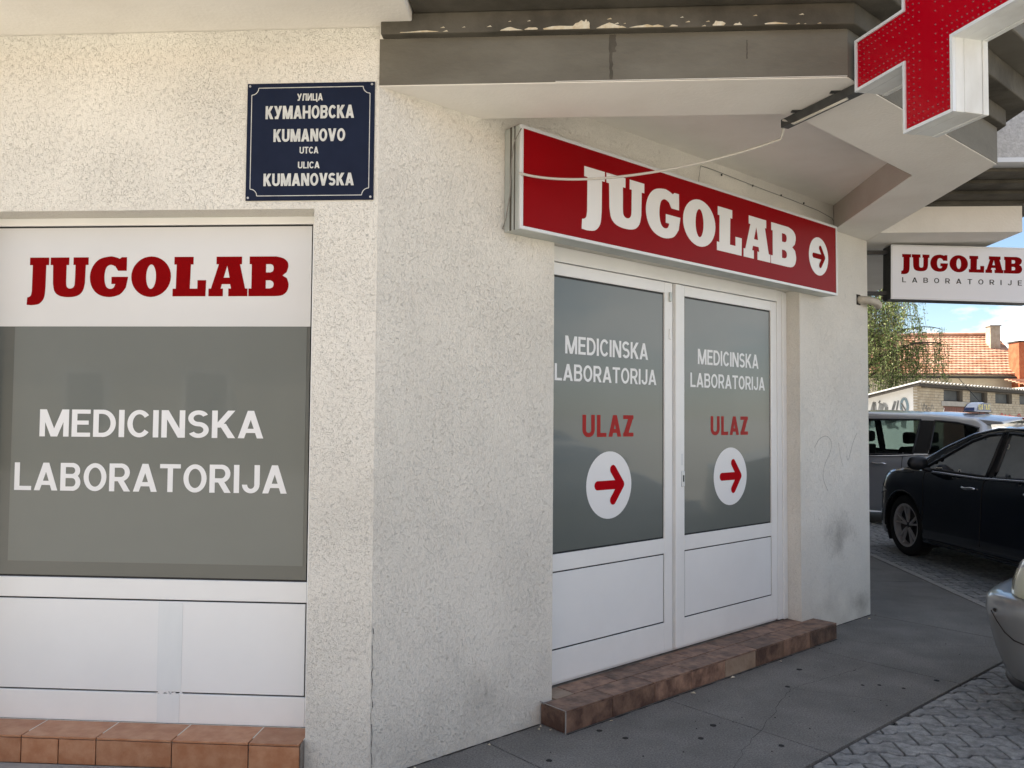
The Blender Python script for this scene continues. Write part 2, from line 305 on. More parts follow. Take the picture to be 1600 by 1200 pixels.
def holed(T, ts, zs, holes, depth, mb=None):
    """wall slab with rectangular holes (cell indices), front face at off 0, back at -depth"""
    mb = mb or MB(T); nt, nz = len(ts)-1, len(zs)-1
    solid = lambda i, j: 0 <= i < nt and 0 <= j < nz and (i, j) not in holes
    for i in range(nt):
        for j in range(nz):
            if not solid(i, j): continue
            a, b, c, d = ts[i], ts[i+1], zs[j], zs[j+1]
            mb.poly([(a, 0, c), (b, 0, c), (b, 0, d), (a, 0, d)]); mb.poly([(a, -depth, c), (a, -depth, d), (b, -depth, d), (b, -depth, c)])
            if not solid(i-1, j): mb.poly([(a, 0, c), (a, 0, d), (a, -depth, d), (a, -depth, c)])
            if not solid(i+1, j): mb.poly([(b, 0, c), (b, -depth, c), (b, -depth, d), (b, 0, d)])
            if not solid(i, j-1): mb.poly([(a, 0, c), (a, -depth, c), (b, -depth, c), (b, 0, c)])
            if not solid(i, j+1): mb.poly([(a, 0, d), (b, 0, d), (b, -depth, d), (a, -depth, d)])
    return mb

# ---------------------------------------------------------------- lettering
def smooth_run(pts):
    """points flagged with a third element are joined by a Catmull-Rom curve"""
    out = []; n = len(pts)
    for i in range(n):
        p = pts[i]; q = pts[(i+1) % n]; out.append((p[0], p[1]))
        if len(p) > 2 and len(q) > 2:
            a = pts[i-1] if len(pts[i-1]) > 2 else p
            d = pts[(i+2) % n] if len(pts[(i+2) % n]) > 2 else q
            for k in (1, 2, 3):
                t = k/4
                out.append(tuple(.5*((2*p[c])+(-a[c]+q[c])*t+(2*a[c]-5*p[c]+4*q[c]-d[c])*t*t+(-a[c]+3*p[c]-3*q[c]+d[c])*t**3) for c in (0, 1)))
    return out
s_ = 1
SLAB = [
 [[(137,196),(235,196),(235,158),(221,158),(220,50,s_),(216,2,s_),(205,-22,s_),(185,-38,s_),(150,-43,s_),(126,-41),(128,-4),(139,-1,s_),(147,8,s_),(151,30,s_),(152,158),(137,158)]],
 [[(243,196),(338,196),(338,158),(325,158),(325,75,s_),(327,54,s_),(335,43,s_),(347,40,s_),(360,44,s_),(368,56,s_),(370,78,s_),(371,158),(360,158),(360,196),(437,196),(437,158),(423,158),(421,66,s_),(411,28,s_),(385,4,s_),(338,-3,s_),(293,4,s_),(267,26,s_),(258,66,s_),(256,158),(243,158)]],
 [[(632,196),(606,196),(596,188,s_),(575,196,s_),(545,200,s_),(492,186,s_),(458,148,s_),(446,98,s_),(458,46,s_),(492,10,s_),(545,-3,s_),(600,10,s_),(630,45,s_),(640,98),(556,98),(556,62),(576,62,s_),(568,44,s_),(550,38,s_),(531,48,s_),(521,78,s_),(521,118,s_),(531,148,s_),(552,158,s_),(574,150,s_),(588,128),(632,128)]],
 [[(756+100*math.cos(a),98+101*math.sin(a)) for a in lin(0,2*math.pi,36)[:-1]], [(756+25*math.cos(a),98+61*math.sin(a)) for a in lin(0,2*math.pi,28)[:-1]]],
 [[(872,196),(968,196),(968,158),(955,158),(952,38),(990,38),(990,80),(1033,80),(1031,0),(866,0),(866,38),(882,38),(884,158),(872,158)]],
 [[(1083,196),(1210,196),(1210,158),(1200,158),(1228,38),(1240,38),(1240,0),(1145,0),(1145,38),(1158,38),(1153,60),(1112,60),(1106,38),(1118,38),(1118,0),(1046,0),(1046,38),(1058,38),(1095,158),(1083,158)], [(1137,152),(1120,92),(1150,92)]],
 [[(1248,196),(1380,196,s_),(1415,187,s_),(1436,168,s_),(1440,145,s_),(1432,118,s_),(1412,102),(1434,88,s_),(1443,55,s_),(1434,22,s_),(1410,4,s_),(1375,0,s_),(1245,0),(1245,38),(1259,38),(1259,158),(1248,158)],
  [(1330,158),(1352,158,s_),(1364,152,s_),(1368,138,s_),(1364,123,s_),(1352,117,s_),(1330,117)], [(1330,78),(1352,78,s_),(1365,71,s_),(1369,58,s_),(1364,44,s_),(1350,38,s_),(1330,38)]],
]
def slab_word(name, T, x0, x1, zb, zt, thick, m, parent):
    """JUGOLAB in slab letters; each letter a filled curve turned into a mesh, joined to one lettering"""
    sx = (x1-x0)/(1443-126); sz = (zt-zb)/196
    mb = MB()
    for gph in SLAB:
        cu = bpy.data.curves.new('g', 'CURVE'); cu.dimensions = '2D'; cu.fill_mode = 'BOTH'; cu.extrude = .5
        for ring in gph:
            pts = smooth_run(ring); sp = cu.splines.new('POLY'); sp.points.add(len(pts)-1); sp.use_cyclic_u = True
            for i, (a, b) in enumerate(pts): sp.points[i].co = (a, b, 0, 1)
        ob = bpy.data.objects.new('g', cu); me = bpy.data.meshes.new_from_object(ob)
        mb.add([T(x0+(v.co.x-126)*sx, (v.co.z+.5)*thick, zb+v.co.y*sz) for v in me.vertices], [tuple(p.vertices) for p in me.polygons])
        bpy.data.objects.remove(ob); bpy.data.curves.remove(cu); bpy.data.meshes.remove(me)
    return mb.build(name, m, parent, fix=False)

class Gl:
    """sans glyph made of flat strokes; unit cap height"""
    def __init__(s, w, sw=.165): s.w = w; s.h = sw/2; s.sw = sw; s.p = []
    def V(s, x, y0=0, y1=1): s.p.append([(x-s.h, y0), (x+s.h, y0), (x+s.h, y1), (x-s.h, y1)]); return s
    def H(s, x0, x1, y): k = s.h*.92; s.p.append([(x0, y-k), (x1, y-k), (x1, y+k), (x0, y+k)]); return s
    def D(s, x0, y0, x1, y1, f=1.12): k = s.h*f; s.p.append([(x0-k, y0), (x0+k, y0), (x1+k, y1), (x1-k, y1)]); return s
    def A(s, cx, cy, rx, ry, a0, a1, n=18):
        k = s.h*.96; aa = [R(a) for a in lin(a0, a1, n)]
        for a, b in zip(aa, aa[1:]):
            s.p.append([(cx+(rx-k)*math.cos(a), cy+(ry-k)*math.sin(a)), (cx+(rx+k)*math.cos(a), cy+(ry+k)*math.sin(a)),
                        (cx+(rx+k)*math.cos(b), cy+(ry+k)*math.sin(b)), (cx+(rx-k)*math.cos(b), cy+(ry-k)*math.sin(b))])
        s.p.append(None); return s
def glyph(c, sw):
    h = sw/2; t = 1-h*.92; b = h*.92
    G = lambda w: Gl(w, sw)
    if c in 'AА': return G(.74).D(h*1.1, 0, .37, 1).D(.74-h*1.1, 0, .37, 1).H(.19, .55, .27)
    if c in 'BВ': return G(.64).V(h).H(h, .38, t).H(h, .40, b).H(h, .38, .53).A(.37, (t+.53)/2, .17, (t-.53)/2, -90, 90).A(.38, (.53+b)/2, .64-h-.38, (.53-b)/2, -90, 90)
    if c in 'CС': return G(.68).A(.36, .5, .36-h, .5-b, 38, 322, 30)
    if c == 'D': return G(.68).V(h).H(h, .30, t).H(h, .30, b).A(.28, .5, .40-h, .5-b, -90, 90)
    if c == 'E': return G(.56).V(h).H(h, .56, t).H(h, .56, b).H(h, .51, .52)
    if c == 'Н': return G(.70).V(h).V(.70-h).H(h, .70-h, .5)
    if c == 'I': return G(sw).V(h)
    if c == 'J': return G(.54).V(.54-h, .3, 1).A(.27, .30, .27-h, .30-b, 180, 360)
    if c in 'KК': return G(.68).V(h).D(h+.06, .38, .68-h*1.3, 1, 1.3).D(.30, .52, .68-h*1.2, 0, 1.3)
    if c == 'L': return G(.54).V(h).H(h, .54, b)
    if c in 'MМ': return G(.88).V(h).V(.88-h).D(h*1.3, 1, .44, .0, 1.2).D(.88-h*1.3, 1, .44, .0, 1.2)
    if c == 'N': return G(.70).V(h).V(.70-h).D(h*1.25, 1, .70-h*1.25, 0, 1.25)
    if c in 'OО': return G(.72).A(.36, .5, .36-h, .5-b, 0, 360, 36)
    if c == '0': return G(.58).A(.29, .5, .29-h, .5-b, 0, 360, 36)
    if c == 'R': return G(.66).V(h).H(h, .36, t).H(h, .36, .44).A(.36, (t+.44)/2, .20, (t-.44)/2, -90, 90).D(.34, .42, .66-h*1.2, 0, 1.2)
    if c == 'S': q = (.5-b)/2; return G(.62).A(.31, .5+q, .31-h, q, 28, 276, 24).A(.31, .5-q, .31-h, q, -152, 96, 24)
    if c == 'T': return G(.64).V(.32).H(0, .64, t)
    if c == 'U': return G(.68).V(h, .32, 1).V(.68-h, .32, 1).A(.34, .32, .34-h, .32-b, 180, 360)
    if c == 'V': return G(.72).D(.36, 0, h*1.1, 1).D(.36, 0, .72-h*1.1, 1)
    if c == 'X': return G(.70).D(h*1.2, 0, .70-h*1.2, 1, 1.2).D(.70-h*1.2, 0, h*1.2, 1, 1.2)
    if c == 'Z': return G(.62).H(0, .62, t).H(0, .62, b).D(h*1.4, .06, .62-h*1.4, .94, 1.4)
    if c == 'У': return G(.70).D(h*1.1, 1, .38, .34).D(.70-h*1.1, 1, .26, 0, 1.15).H(.08, .28, b)
    if c == 'Л': return G(.70).V(.70-h).H(.18, .70, t).D(.12, 0, .24, 1)
    if c == 'И': return G(.70).V(h).V(.70-h).D(h*1.25, 0, .70-h*1.25, 1, 1.25)
    if c == 'Ц': return G(.74).V(h).V(.62).H(h, .74, b).V(.74-h*.6, -.2, .1)
    if c == '2': return G(.56).A(.28, .72, .28-h, .28-b, -20, 170, 18).D(h*1.4, .06, .48, .62, 1.4).H(0, .56, b)
    if c == '4': return G(.60).V(.44).H(0, .60, .28).D(.08, .28, .40, .98)
    return Gl(.3, sw)
def sans(name, text, T, x0, x1, zb, zt, m, parent, sw=.165, gap=.085, lift=.0006, split=False):
    hcap = zt-zb; gs = [glyph(c, sw) for c in text]
    tot = sum(g_.w for g_ in gs)+gap*(len(gs)-1)
    k = (x1-x0)/tot; x = x0; mb = MB()
    for g_ in gs:
        lv = 0
        for q in g_.p:
            if q is None: lv += 1; continue
            mb.poly([T(x+a*k, lift+.00015*lv, zb+b*hcap) for a, b in q])
            if len(q) == 4 and True: pass
            # strokes of one glyph sit a hair above each other, arcs share a level
            if g_.p.index(q) < len(g_.p)-1 and not _arcseg(g_, q): lv += 1
        x += (g_.w+gap)*k
        if split: o = mb.build('letter', m, parent, fix=False); mb = MB()
    if split: return o
    o = mb.build(name, m, parent, fix=False)
    return o
def _arcseg(g_, q):
    (a, b), (c, d), (e, f_), (h_, i_) = q
    # bars have horizontal cut ends or are axis aligned; arc segments do not
    return not (abs(b-d) < 1e-9 and abs(f_-i_) < 1e-9)
def disc_arrow(T, cx, cz, r, parent, lift=.0006, disc_m='vinyl', arrow_m='arrow_red', rz=None, flip=1):
    rz = rz or r
    mb = MB(); mb.poly([T(cx+r*math.cos(a), lift, cz+rz*math.sin(a)) for a in lin(0, 2*math.pi, 48)[:-1]])
    d = mb.build('arrow_disc', disc_m, parent, fix=False)
    mb = MB(); w = .135
    for i, (a, b) in enumerate(((((-.52, 0), (.50, 0))), ((.16, .46), (.53, 0)), ((.16, -.46), (.53, 0)))):
        dx, dz = b[0]-a[0], b[1]-a[1]; L = math.hypot(dx, dz); ux, uz = dx/L, dz/L; th = math.atan2(uz, ux); pts = []
        for t in lin(th+math.pi/2, th+3*math.pi/2, 10): pts.append((a[0]+w*math.cos(t), a[1]+w*math.sin(t)))
        for t in lin(th-math.pi/2, th+math.pi/2, 10): pts.append((b[0]+w*math.cos(t), b[1]+w*math.sin(t)))
        mb.poly([T(cx+p*r, lift+.0008+i*.0003, cz+q*rz) for p, q in pts])
    mb.build('arrow', arrow_m, parent, fix=False)
    return d

# ---------------------------------------------------------------- ground
o = MB().box(-900, 900, -900, 900, -.6, -.034).build('street', 'street'); kind(o, 'structure')
PAV_OFF = 1.10; KX = 3.37                       # pavement reaches 1.10 m from the walls
pv = bpy.data.objects.new('pavement', None); COL.objects.link(pv); kind(pv, 'structure')
bed = MB().prism([(-9, AY-PAV_OFF-.0), (AX+PAV_OFF*.414, AY-PAV_OFF), (KX, KX+AY-AX-PAV_OFF*1.4142), (KX, 30), (-9, 30)], -.05, -.006).build('joint_bed', 'asphalt_bed', pv)
def dwp(t, off): p = DW(t, off, 0); return (p[0], p[1])
slabs = []
js = [.62, 1.72, 3.22, 4.455]
g_ = .004
cA = (AX+PAV_OFF*.414, AY-PAV_OFF)
slabs.append([(-1.9+g_, AY+.02), (-1.9+g_, AY-PAV_OFF), cA, dwp(js[0]-g_, PAV_OFF), dwp(js[0]-g_, -.02), (AX, AY+.02)])
slabs.append([(-4.2, AY+.02), (-4.2, AY-PAV_OFF), (-1.9-g_, AY-PAV_OFF), (-1.9-g_, AY+.02)])
for a, b in zip(js, js[1:]): slabs.append([dwp(a+g_, -.02), dwp(a+g_, PAV_OFF), dwp(b-g_, PAV_OFF), dwp(b-g_, -.02)])
KY = KX+AY-AX-PAV_OFF*1.4142
slabs.append([dwp(4.455+g_, -.02), dwp(4.455+g_, PAV_OFF), (KX, KY), (KX, 7.9-g_), (2.2, 7.9-g_), (2.2, 6.55)])
for a, b in ((7.9, 10.4), (10.4, 13), (13, 18)): slabs.append([(2.2, a+g_), (KX, a+g_), (KX, b-g_), (2.2, b-g_)])
for sl in slabs:
    MB().prism(sl, -.03, 0).build('asphalt_slab', 'asphalt', pv)
# kerb line of set-in stones on the far side
for i in range(14):
    y0 = KY+.25+i*.8
    MB().box(KX+.006, KX+.075, y0, y0+.79, -.03, .004).build('edging_stone', 'plinth', pv)

# pavers: rows along x, bone shaped stones in half bond
road = bpy.data.objects.new('paved_lane', None); COL.objects.link(road); kind(road, 'structure')
MB().box(-.5, 9, 1.2, 14, -.033, -.022).build('joint_sand', 'joint', road)
PX, PY, AMP = .2285, .1265, .0145; J = .0055
def clip(poly, f):
    out = []
    for i, p in enumerate(poly):
        q = poly[(i+1) % len(poly)]; a, b = f(p), f(q)
        if a >= 0: out.append(p)
        if (a >= 0) != (b >= 0): t = a/(a-b); out.append((p[0]+(q[0]-p[0])*t, p[1]+(q[1]-p[1])*t))
    return out
base_poly = []
for x, h in ((0, 1), (.045, 1), (.075, -1), (.1535, -1), (.1835, 1), (.2285, 1)): base_poly.append((x, -(PY/2+h*AMP)))
top_side = [(x, -y) for x, y in base_poly][::-1]
JY = .0095
full = [(x+(J if i in (0,) else 0)-(J if i == 5 else 0), y+JY) for i, (x, y) in enumerate(base_poly)]+[(x-(J if i == 0 else 0)+(J if i == 5 else 0), y-JY) for i, (x, y) in enumerate(top_side)]
def paver_mesh(poly, name='paver'):
    n = len(poly); cx = sum(p[0] for p in poly)/n; cy = sum(p[1] for p in poly)/n; b = .0035
    vs = [(x, y, -.03) for x, y in poly]+[(x, y, -.0075) for x, y in poly]
    ins = []
    for i in range(n):
        p0, p1, p2 = Vector(poly[i-1]), Vector(poly[i]), Vector(poly[(i+1) % n])
        e1 = (p1-p0); e2 = (p2-p1)
        if e1.length < 1e-5 or e2.length < 1e-5: ins.append(poly[i]); continue
        nn = Vector((-e1.normalized().y-e2.normalized().y, e1.normalized().x+e2.normalized().x))
        if nn.length < 1e-5: nn = Vector((-e1.y, e1.x))
        q = p1+nn.normalized()*b; ins.append((q.x, q.y))
    vs += [(x, y, -.004) for x, y in ins]
    fs = [tuple(range(2*n, 3*n))]
    for i in range(n):
        j = (i+1) % n; fs += [(i, j, n+j, n+i), (n+i, n+j, 2*n+j, 2*n+i)]
    return vs, fs
fv, ff = paver_mesh(full); pm = bpy.data.meshes.new('paver'); pm.from_pydata(fv, [], ff); pm.materials.append(M['paver'])
line_d = lambda p: (p[0]-p[1]-(AX-AY))*S2-PAV_OFF-.012      # >0 outside the door-side pavement
line_x = lambda p: p[0]-KX-.085
CAMV = Vector((0, 0, 1.5))
def in_view(p):
    d = Vector((p[0], p[1], 0))-CAMV; z = d.dot(fw)
    if z < .5: return False
    return abs(d.dot(rt)/z)*1279 < 830 and abs(d.dot(up)/z)*1279 < 625
cands = []
for r_ in range(-20, 80):
    yc = 4.181+r_*PY
    for c_ in range(-12, 34):
        xc = 1.765+c_*PX+(PX/2 if r_ % 2 else 0)
        poly = [(x+xc, y+yc) for x, y in full]; ctr = (xc+PX/2, yc)
        if yc > 12.5 or xc > 7.5: continue
        fd = [line_d(p) for p in poly]; fx = [line_x(p) for p in poly]
        if all(a >= 0 or b >= 0 for a, b in zip(fd, fx)): cut = None
        elif all(a < 0 and b < 0 for a, b in zip(fd, fx)): continue
        else:
            cut = clip(poly, line_x if ctr[1] > KY else line_d)
            if len(cut) < 3: continue
            ar = abs(sum(cut[i-1][0]*cut[i][1]-cut[i][0]*cut[i-1][1] for i in range(len(cut))))/2
            if ar < 3e-4: continue
        d = math.hypot(ctr[0], ctr[1]); vis = in_view(ctr) or in_view((xc, yc)) or in_view((xc+PX, yc))
        cands.append((0 if vis else 1, d, xc, yc, cut))
cands.sort(key=lambda a: (a[0], a[1]))
stuff_mb = MB(); npav = 0
for vis, d, xc, yc, cut in cands:
    if vis == 0 and npav < 298:
        npav += 1; dz = random.uniform(-.0015, .0015)
        if cut is None:
            po = bpy.data.objects.new('paver', pm); COL.objects.link(po); po.parent = road; po.location = (xc, yc, dz)
        else:
            a, b = paver_mesh([(x-xc, y-yc) for x, y in cut]); me = bpy.data.meshes.new('paver'); me.from_pydata(a, [], b); me.materials.append(M['paver'])
            po = bpy.data.objects.new('paver', me); COL.objects.link(po); po.parent = road; po.location = (xc, yc, dz)
    elif vis == 0 or d < 8:
        poly = cut or [(x+xc, y+yc) for x, y in full]
        a, b = paver_mesh(poly); stuff_mb.add(a, b)
kind(stuff_mb.build('far_pavers', 'paver', road, fix=False), 'stuff')
# litter
lm = MB(); ld = MB()
for i in range(230):
    t = random.uniform(-.4, 4.8); of = random.uniform(.02, 1.06)
    if .9 < t < 3.65 and of < .22: continue
    p = DW(t, of, 0); r_ = random.choice((.0015, .002, .003, .004)); a0 = random.random()*6
    pts = [(p[0]+r_*random.uniform(.6, 1.2)*math.cos(a0+k*1.05), p[1]+r_*random.uniform(.6, 1.2)*math.sin(a0+k*1.05)) for k in range(6)]
    (lm if random.random() < .55 else ld).prism(pts, .0005, .0015+r_*.3)
for i in range(12):
    t = random.uniform(.5, 3.6); of = random.uniform(.25, 1.0); p = DW(t, of, 0); r_ = random.uniform(.010, .019); a0 = random.random()*6
    ld.prism([(p[0]+r_*random.uniform(.8, 1.1)*math.cos(a0+k*.785), p[1]+r_*random.uniform(.8, 1.1)*math.sin(a0+k*.785)) for k in range(8)], .0005, .002)
kind(tag(lm.build('paper_crumbs', 'plinth'), 'tiny pale crumbs of paper and grit scattered over the asphalt pavement', 'litter'), 'stuff')
kind(tag(ld.build('gum_spots', 'joint'), 'dark chewing gum spots and dirt crumbs stuck to the asphalt pavement', 'litter'), 'stuff')

T0W, T1W = .955, 3.60
# cracks in the asphalt and the dirt line at the foot of the walls
def strip(pts, w0_, w1_, z=.0008):
    mb = MB(); ws = [random.uniform(w0_, w1_) for _ in pts]
    L_, R_ = [], []
    for i, p in enumerate(pts):
        a, b = pts[max(i-1, 0)], pts[min(i+1, len(pts)-1)]; d = Vector((b[0]-a[0], b[1]-a[1])).normalized(); n_ = Vector((-d.y, d.x))*ws[i]
        L_.append((p[0]+n_.x, p[1]+n_.y, z)); R_.append((p[0]-n_.x, p[1]-n_.y, z))
    k = len(pts); mb.add(L_+R_, [(i, i+1, k+i+1, k+i) for i in range(k-1)]); return mb
for (t0, o0, t1, o1) in ((1.1, .95, 2.4, .52), (2.4, .52, 3.1, .60), (3.6, .30, 4.2, .95), (-.2, .55, .5, .42), (2.4, .52, 2.62, .98)):
    pts = [dwp(t0+(t1-t0)*i/26+random.uniform(-.012, .012), o0+(o1-o0)*i/26+random.uniform(-.012, .012)) for i in range(27)]
    strip(pts, .0006, .0016).build('crack', 'asphalt_bed', pv, fix=False)
for a, b in ((0, T0W), (T1W, 4.46)):
    n_ = int((b-a)/.03); strip([dwp(a+(b-a)*i/n_, .006) for i in range(n_+1)], .002, .011, .0012).build('dirt_line', 'asphalt_bed', pv, fix=False)
strip([dwp(.965+i*.03, .186) for i in range(88)], .001, .007, .0012).build('dirt_line', 'asphalt_bed', pv, fix=False)

# ---------------------------------------------------------------- corner building
B = thing('corner_building', 'cream stucco corner building with a cut-off corner and a balcony slab over its door', 'building', (AX, AY, 0))
TOP = 11.0
# street wall, door wall, side wall
wx = [-9, -2.62, -1.07, AX]; wz = [0, .155, 2.381, 3.162]
mb = holed(LW, wx, wz, {(1, 1)}, .30); mb.build('street_wall', 'stucco', B)
mb = holed(DW, [0, 1.045, 3.44, 4.465], [0, .05, 2.405, 2.904], {(1, 0), (1, 1)}, .25)
mb.build('door_wall', 'stucco', B)
# part of the door wall seen above the sign inside the coffer
MB(DW).box(0.0, 4.3, -.25, 0, 2.904, 3.095).build('door_wall_top', 'stucco', B)
Dx, Dy = DW(4.465, 0, 0)[:2]
MB().box(Dx-.3, Dx, Dy+.26, 16, 0, 3.1).build('side_wall', 'dark_reflected', B)  # unseen wall; dark finish added so the parked cars reflect dark
MB().box(Dx-.3, Dx, Dy, Dy+.258, 0, 3.1).build('corner_pier', 'stucco', B)
mb = MB().prism([(-9, AY+.02), (AX, AY+.02), (Dx-.02, Dy), (Dx-.02, 16), (-9, 16)], 3.62, TOP); mb.build('upper_storeys', 'stucco', B)
# bay of the upper floor over the shop window
MB().box(-9, -.652, 2.72, AY-.001, 3.164, TOP-.01).build('upper_bay', 'plaster', B, bevel=.006)
MB().box(-9, AX+.02, AY-.001, AY+.3, 3.164, 3.62).build('bay_inner', 'plaster', B)
# crack line down the corner
mb = MB(); pts = [(AX+.006+random.uniform(-.004, .004), AY-.0005, z) for z in lin(0.02, .62, 26)]
for a, b in zip(pts, pts[1:]):
    w_ = random.uniform(.0004, .0016); mb.poly([(a[0]-w_, a[1]-.002, a[2]), (a[0]+w_, a[1]-.002, a[2]), (b[0]+w_, b[1]-.002, b[2]), (b[0]-w_, b[1]-.002, b[2])])
mb.build('corner_crack', 'hole', B, fix=False)

# balcony: soffit ring with coffer, fascia and two projecting bands
BX = 1.150; CX, CY = 2.355, 4.599
ringo = [(AX, AY), (BX, AY), (CX, CY), (CX, Dy+.02), (Dx, Dy)]
inner = [(-.375, 3.79), (1.03, 3.79), (1.985, 4.79), (1.985, 6.15)]      # coffer corners; first and last lie at the door wall
i0 = inner[0]; i3 = inner[3]
def onwall(p): t = ((p[0]-AX)+(p[1]-AY))*S2; return DW(t, 0, 0)[:2]
w0 = (i0[0], i0[0]+AY-AX); w3 = (1.985, 1.985+AY-AX)
w0 = (3.79-AY+AX, 3.79)
ZS, ZC = 2.905, 3.092
mb = MB()
mb.prism([(AX, AY), (BX, AY), (1.03, 3.79), w0], ZS, ZC+.1)
mb.build('front_beam', 'plaster', B)
MB().prism([(BX, AY), (CX, CY), (1.985, 4.79), (1.03, 3.79)], ZS, ZC+.1).build('diagonal_beam', 'plaster', B)
MB().prism([(CX, CY), (CX, Dy), (Dx-.001, Dy), w3, (1.985, 4.79)], ZS, ZC+.1).build('side_beam', 'plaster', B)
MB().poly([(w0[0], w0[1], ZC), (1.03, 3.79, ZC), (1.985, 4.79, ZC), (w3[0], w3[1], ZC)]).build('coffer_ceiling', 'plaster', B, fix=False)
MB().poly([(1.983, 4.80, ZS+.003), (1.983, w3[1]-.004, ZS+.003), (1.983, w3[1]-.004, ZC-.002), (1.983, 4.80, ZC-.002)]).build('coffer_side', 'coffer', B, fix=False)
def ring(off, z0, z1, xs=None):
    """balcony outline pushed out by off"""
    k = off*.4142
    a = (xs if xs is not None else AX, AY-off); b = (BX+k, AY-off); c = (CX+off, CY-k); d = (CX+off, 15.9)
    mb = MB(); mb.prism([a, b, c, d, (CX-.4, 15.9), (CX-.4, 5.2), (BX-.5, AY+.35), (a[0], AY+.35)], z0, z1)
    return mb
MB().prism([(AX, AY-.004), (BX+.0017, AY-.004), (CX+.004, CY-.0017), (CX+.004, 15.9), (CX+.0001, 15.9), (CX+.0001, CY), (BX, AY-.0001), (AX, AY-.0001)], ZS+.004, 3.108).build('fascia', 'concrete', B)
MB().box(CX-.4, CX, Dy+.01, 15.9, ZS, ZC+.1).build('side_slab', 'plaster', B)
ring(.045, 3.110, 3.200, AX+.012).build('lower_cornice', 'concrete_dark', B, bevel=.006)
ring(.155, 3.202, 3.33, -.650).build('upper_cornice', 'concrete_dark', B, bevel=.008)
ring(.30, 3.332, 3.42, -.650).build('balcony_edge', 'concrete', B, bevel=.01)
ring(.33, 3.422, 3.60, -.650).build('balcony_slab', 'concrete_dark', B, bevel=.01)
# fine white paint line where soffit meets fascia
MB().box(AX+.75, BX, AY-.0052, AY-.0041, ZS+.0045, ZS+.0065).build('paint_line', 'plaster', B)
for x_, w_, zz0, zz1 in ((.185, .010, 2.915, 3.105), (.195, .016, 3.03, 3.105), (.745, .003, 2.99, 3.07)):
    mb = MB(); k = 12; vs = []
    for i in range(k+1):
        z_ = zz0+(zz1-zz0)*i/k; vs += [(x_-w_*random.uniform(.4, 1), AY-.0046-w_*.02, z_), (x_+w_*random.uniform(.4, 1), AY-.0046-w_*.02, z_)]
    mb.add(vs, [(2*i, 2*i+1, 2*i+3, 2*i+2) for i in range(k)]); mb.build('stain', 'concrete_dark', B, fix=False)
# peeled paint
mb = MB()
for (px, w_, h_) in ((-.235, .05, .010), (-.03, .09, .014), (.06, .035, .028), (.175, .05, .018), (.215, .03, .010), (.33, .07, .010), (.62, .03, .018), (.70, .02, .01), (-.62, .09, .006), (.44, .02, .006), (.85, .05, .008), (-.15, .03, .01), (.08, .014, .045)):
    pk_ = globals().get('pk_', 0)+1
    pts = []
    for k in range(9):
        a = k*math.pi/8; pts.append((px+w_*math.cos(a)*random.uniform(.7, 1.1), 3.113+h_*math.sin(a)*random.uniform(.6, 1.5)))
    mb.poly([(x, AY-.0462-pk_*.00025, z) for x, z in pts])
for k in range(26):
    px = random.uniform(-.6, 1.1); w_ = random.uniform(.004, .012); z = random.choice((3.112, 3.114, 3.13, 3.15))
    mb.poly([(px-w_, AY-.0465, z), (px+w_, AY-.0465, z+.001), (px+w_*.4, AY-.0465, z+w_*.6)])
kind(mb.build('peeled_paint', 'peel', B, fix=False), 'stuff')

# second balcony further down the side street
b2 = MB(); b2.box(Dx+.001, 3.385, 6.265, 15.5, ZS, 3.10); b2.build('rear_balcony_beam', 'plaster', B)
for i, (off, z0, z1) in enumerate(((.07, 3.102, 3.125), (.25, 3.126, 3.15), (.43, 3.151, 3.175), (.62, 3.176, 3.20))):
    MB().box(Dx+.20, 3.385+off*.6, 6.265-off, 15.4, z0, z1).build('rear_balcony_step', 'concrete_dark', B, bevel=.004)
MB().box(Dx+.20, 3.80, 5.52, 15.3, 3.202, 3.232).build('rear_balcony_drip', 'alu_light', B)
MB().box(Dx+.22, 3.79, 5.53, 15.3, 3.234, 3.95).build('rear_balcony_parapet', 'rough_plaster', B)

# ---- shop window
wnd = MB(lambda x, o_, z: (x, o_, z))
FY = 3.520
win = MB(); 
win.box(-2.62, -1.07, FY, FY+.07, 2.346, 2.381)
win.box(-2.62, -2.575, FY, FY+.07, .157, 2.346); win.box(-1.114, -1.07, FY, FY+.07, .157, 2.346)
win.box(-2.575, -1.114, FY, FY+.07, .688, .776)
win.box(-2.575, -1.114, FY, FY+.07, .157, .283)
win = win.build('shop_window', 'pvc', B, bevel=.003)
MB().box(-2.575, -1.114, FY+.012, FY+.03, .776, 2.346).build('gasket', 'gasket', win)
MB().box(-2.575, -1.114, FY+.012, FY+.03, .283, .688).build('gasket', 'gasket', win)
MB().box(-2.567, -1.120, FY+.006, FY+.011, .785, 1.891).build('glass_pane', 'film_edge_shade', win)  # darker pane colour round the film paints in a soft shade band
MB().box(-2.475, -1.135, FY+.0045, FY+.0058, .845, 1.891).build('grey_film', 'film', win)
MB().box(-2.567, -1.120, FY+.0044, FY+.011, 1.8915, 2.337).build('white_film', 'film_white', win)
MB().box(-2.575, -1.120, FY+.002, FY+.011, .290, .681).build('lower_panel', 'panel', win, bevel=.002)
Tw = lambda x, o_, z: (x, FY+.0042-o_, z)
Tw2 = lambda x, o_, z: (x, FY+.0042-o_, z-.0)
slab_word('shop_name', lambda x, o_, z: (x, FY+.0042-o_, z), -2.424, -1.221, 2.026, 2.203, .0008, 'red_vinyl', win)
sans('lettering', 'MEDICINSKA', Tw, -2.345, -1.322, 1.398, 1.519, 'vinyl', win)
sans('lettering', 'LABORATORIJA', Tw, -2.455, -1.212, 1.158, 1.281, 'vinyl', win)
MB().box(-1.775, -1.665, FY+.0006, FY+.0016, .296, .676).build('tape_strip', 'tape', win)
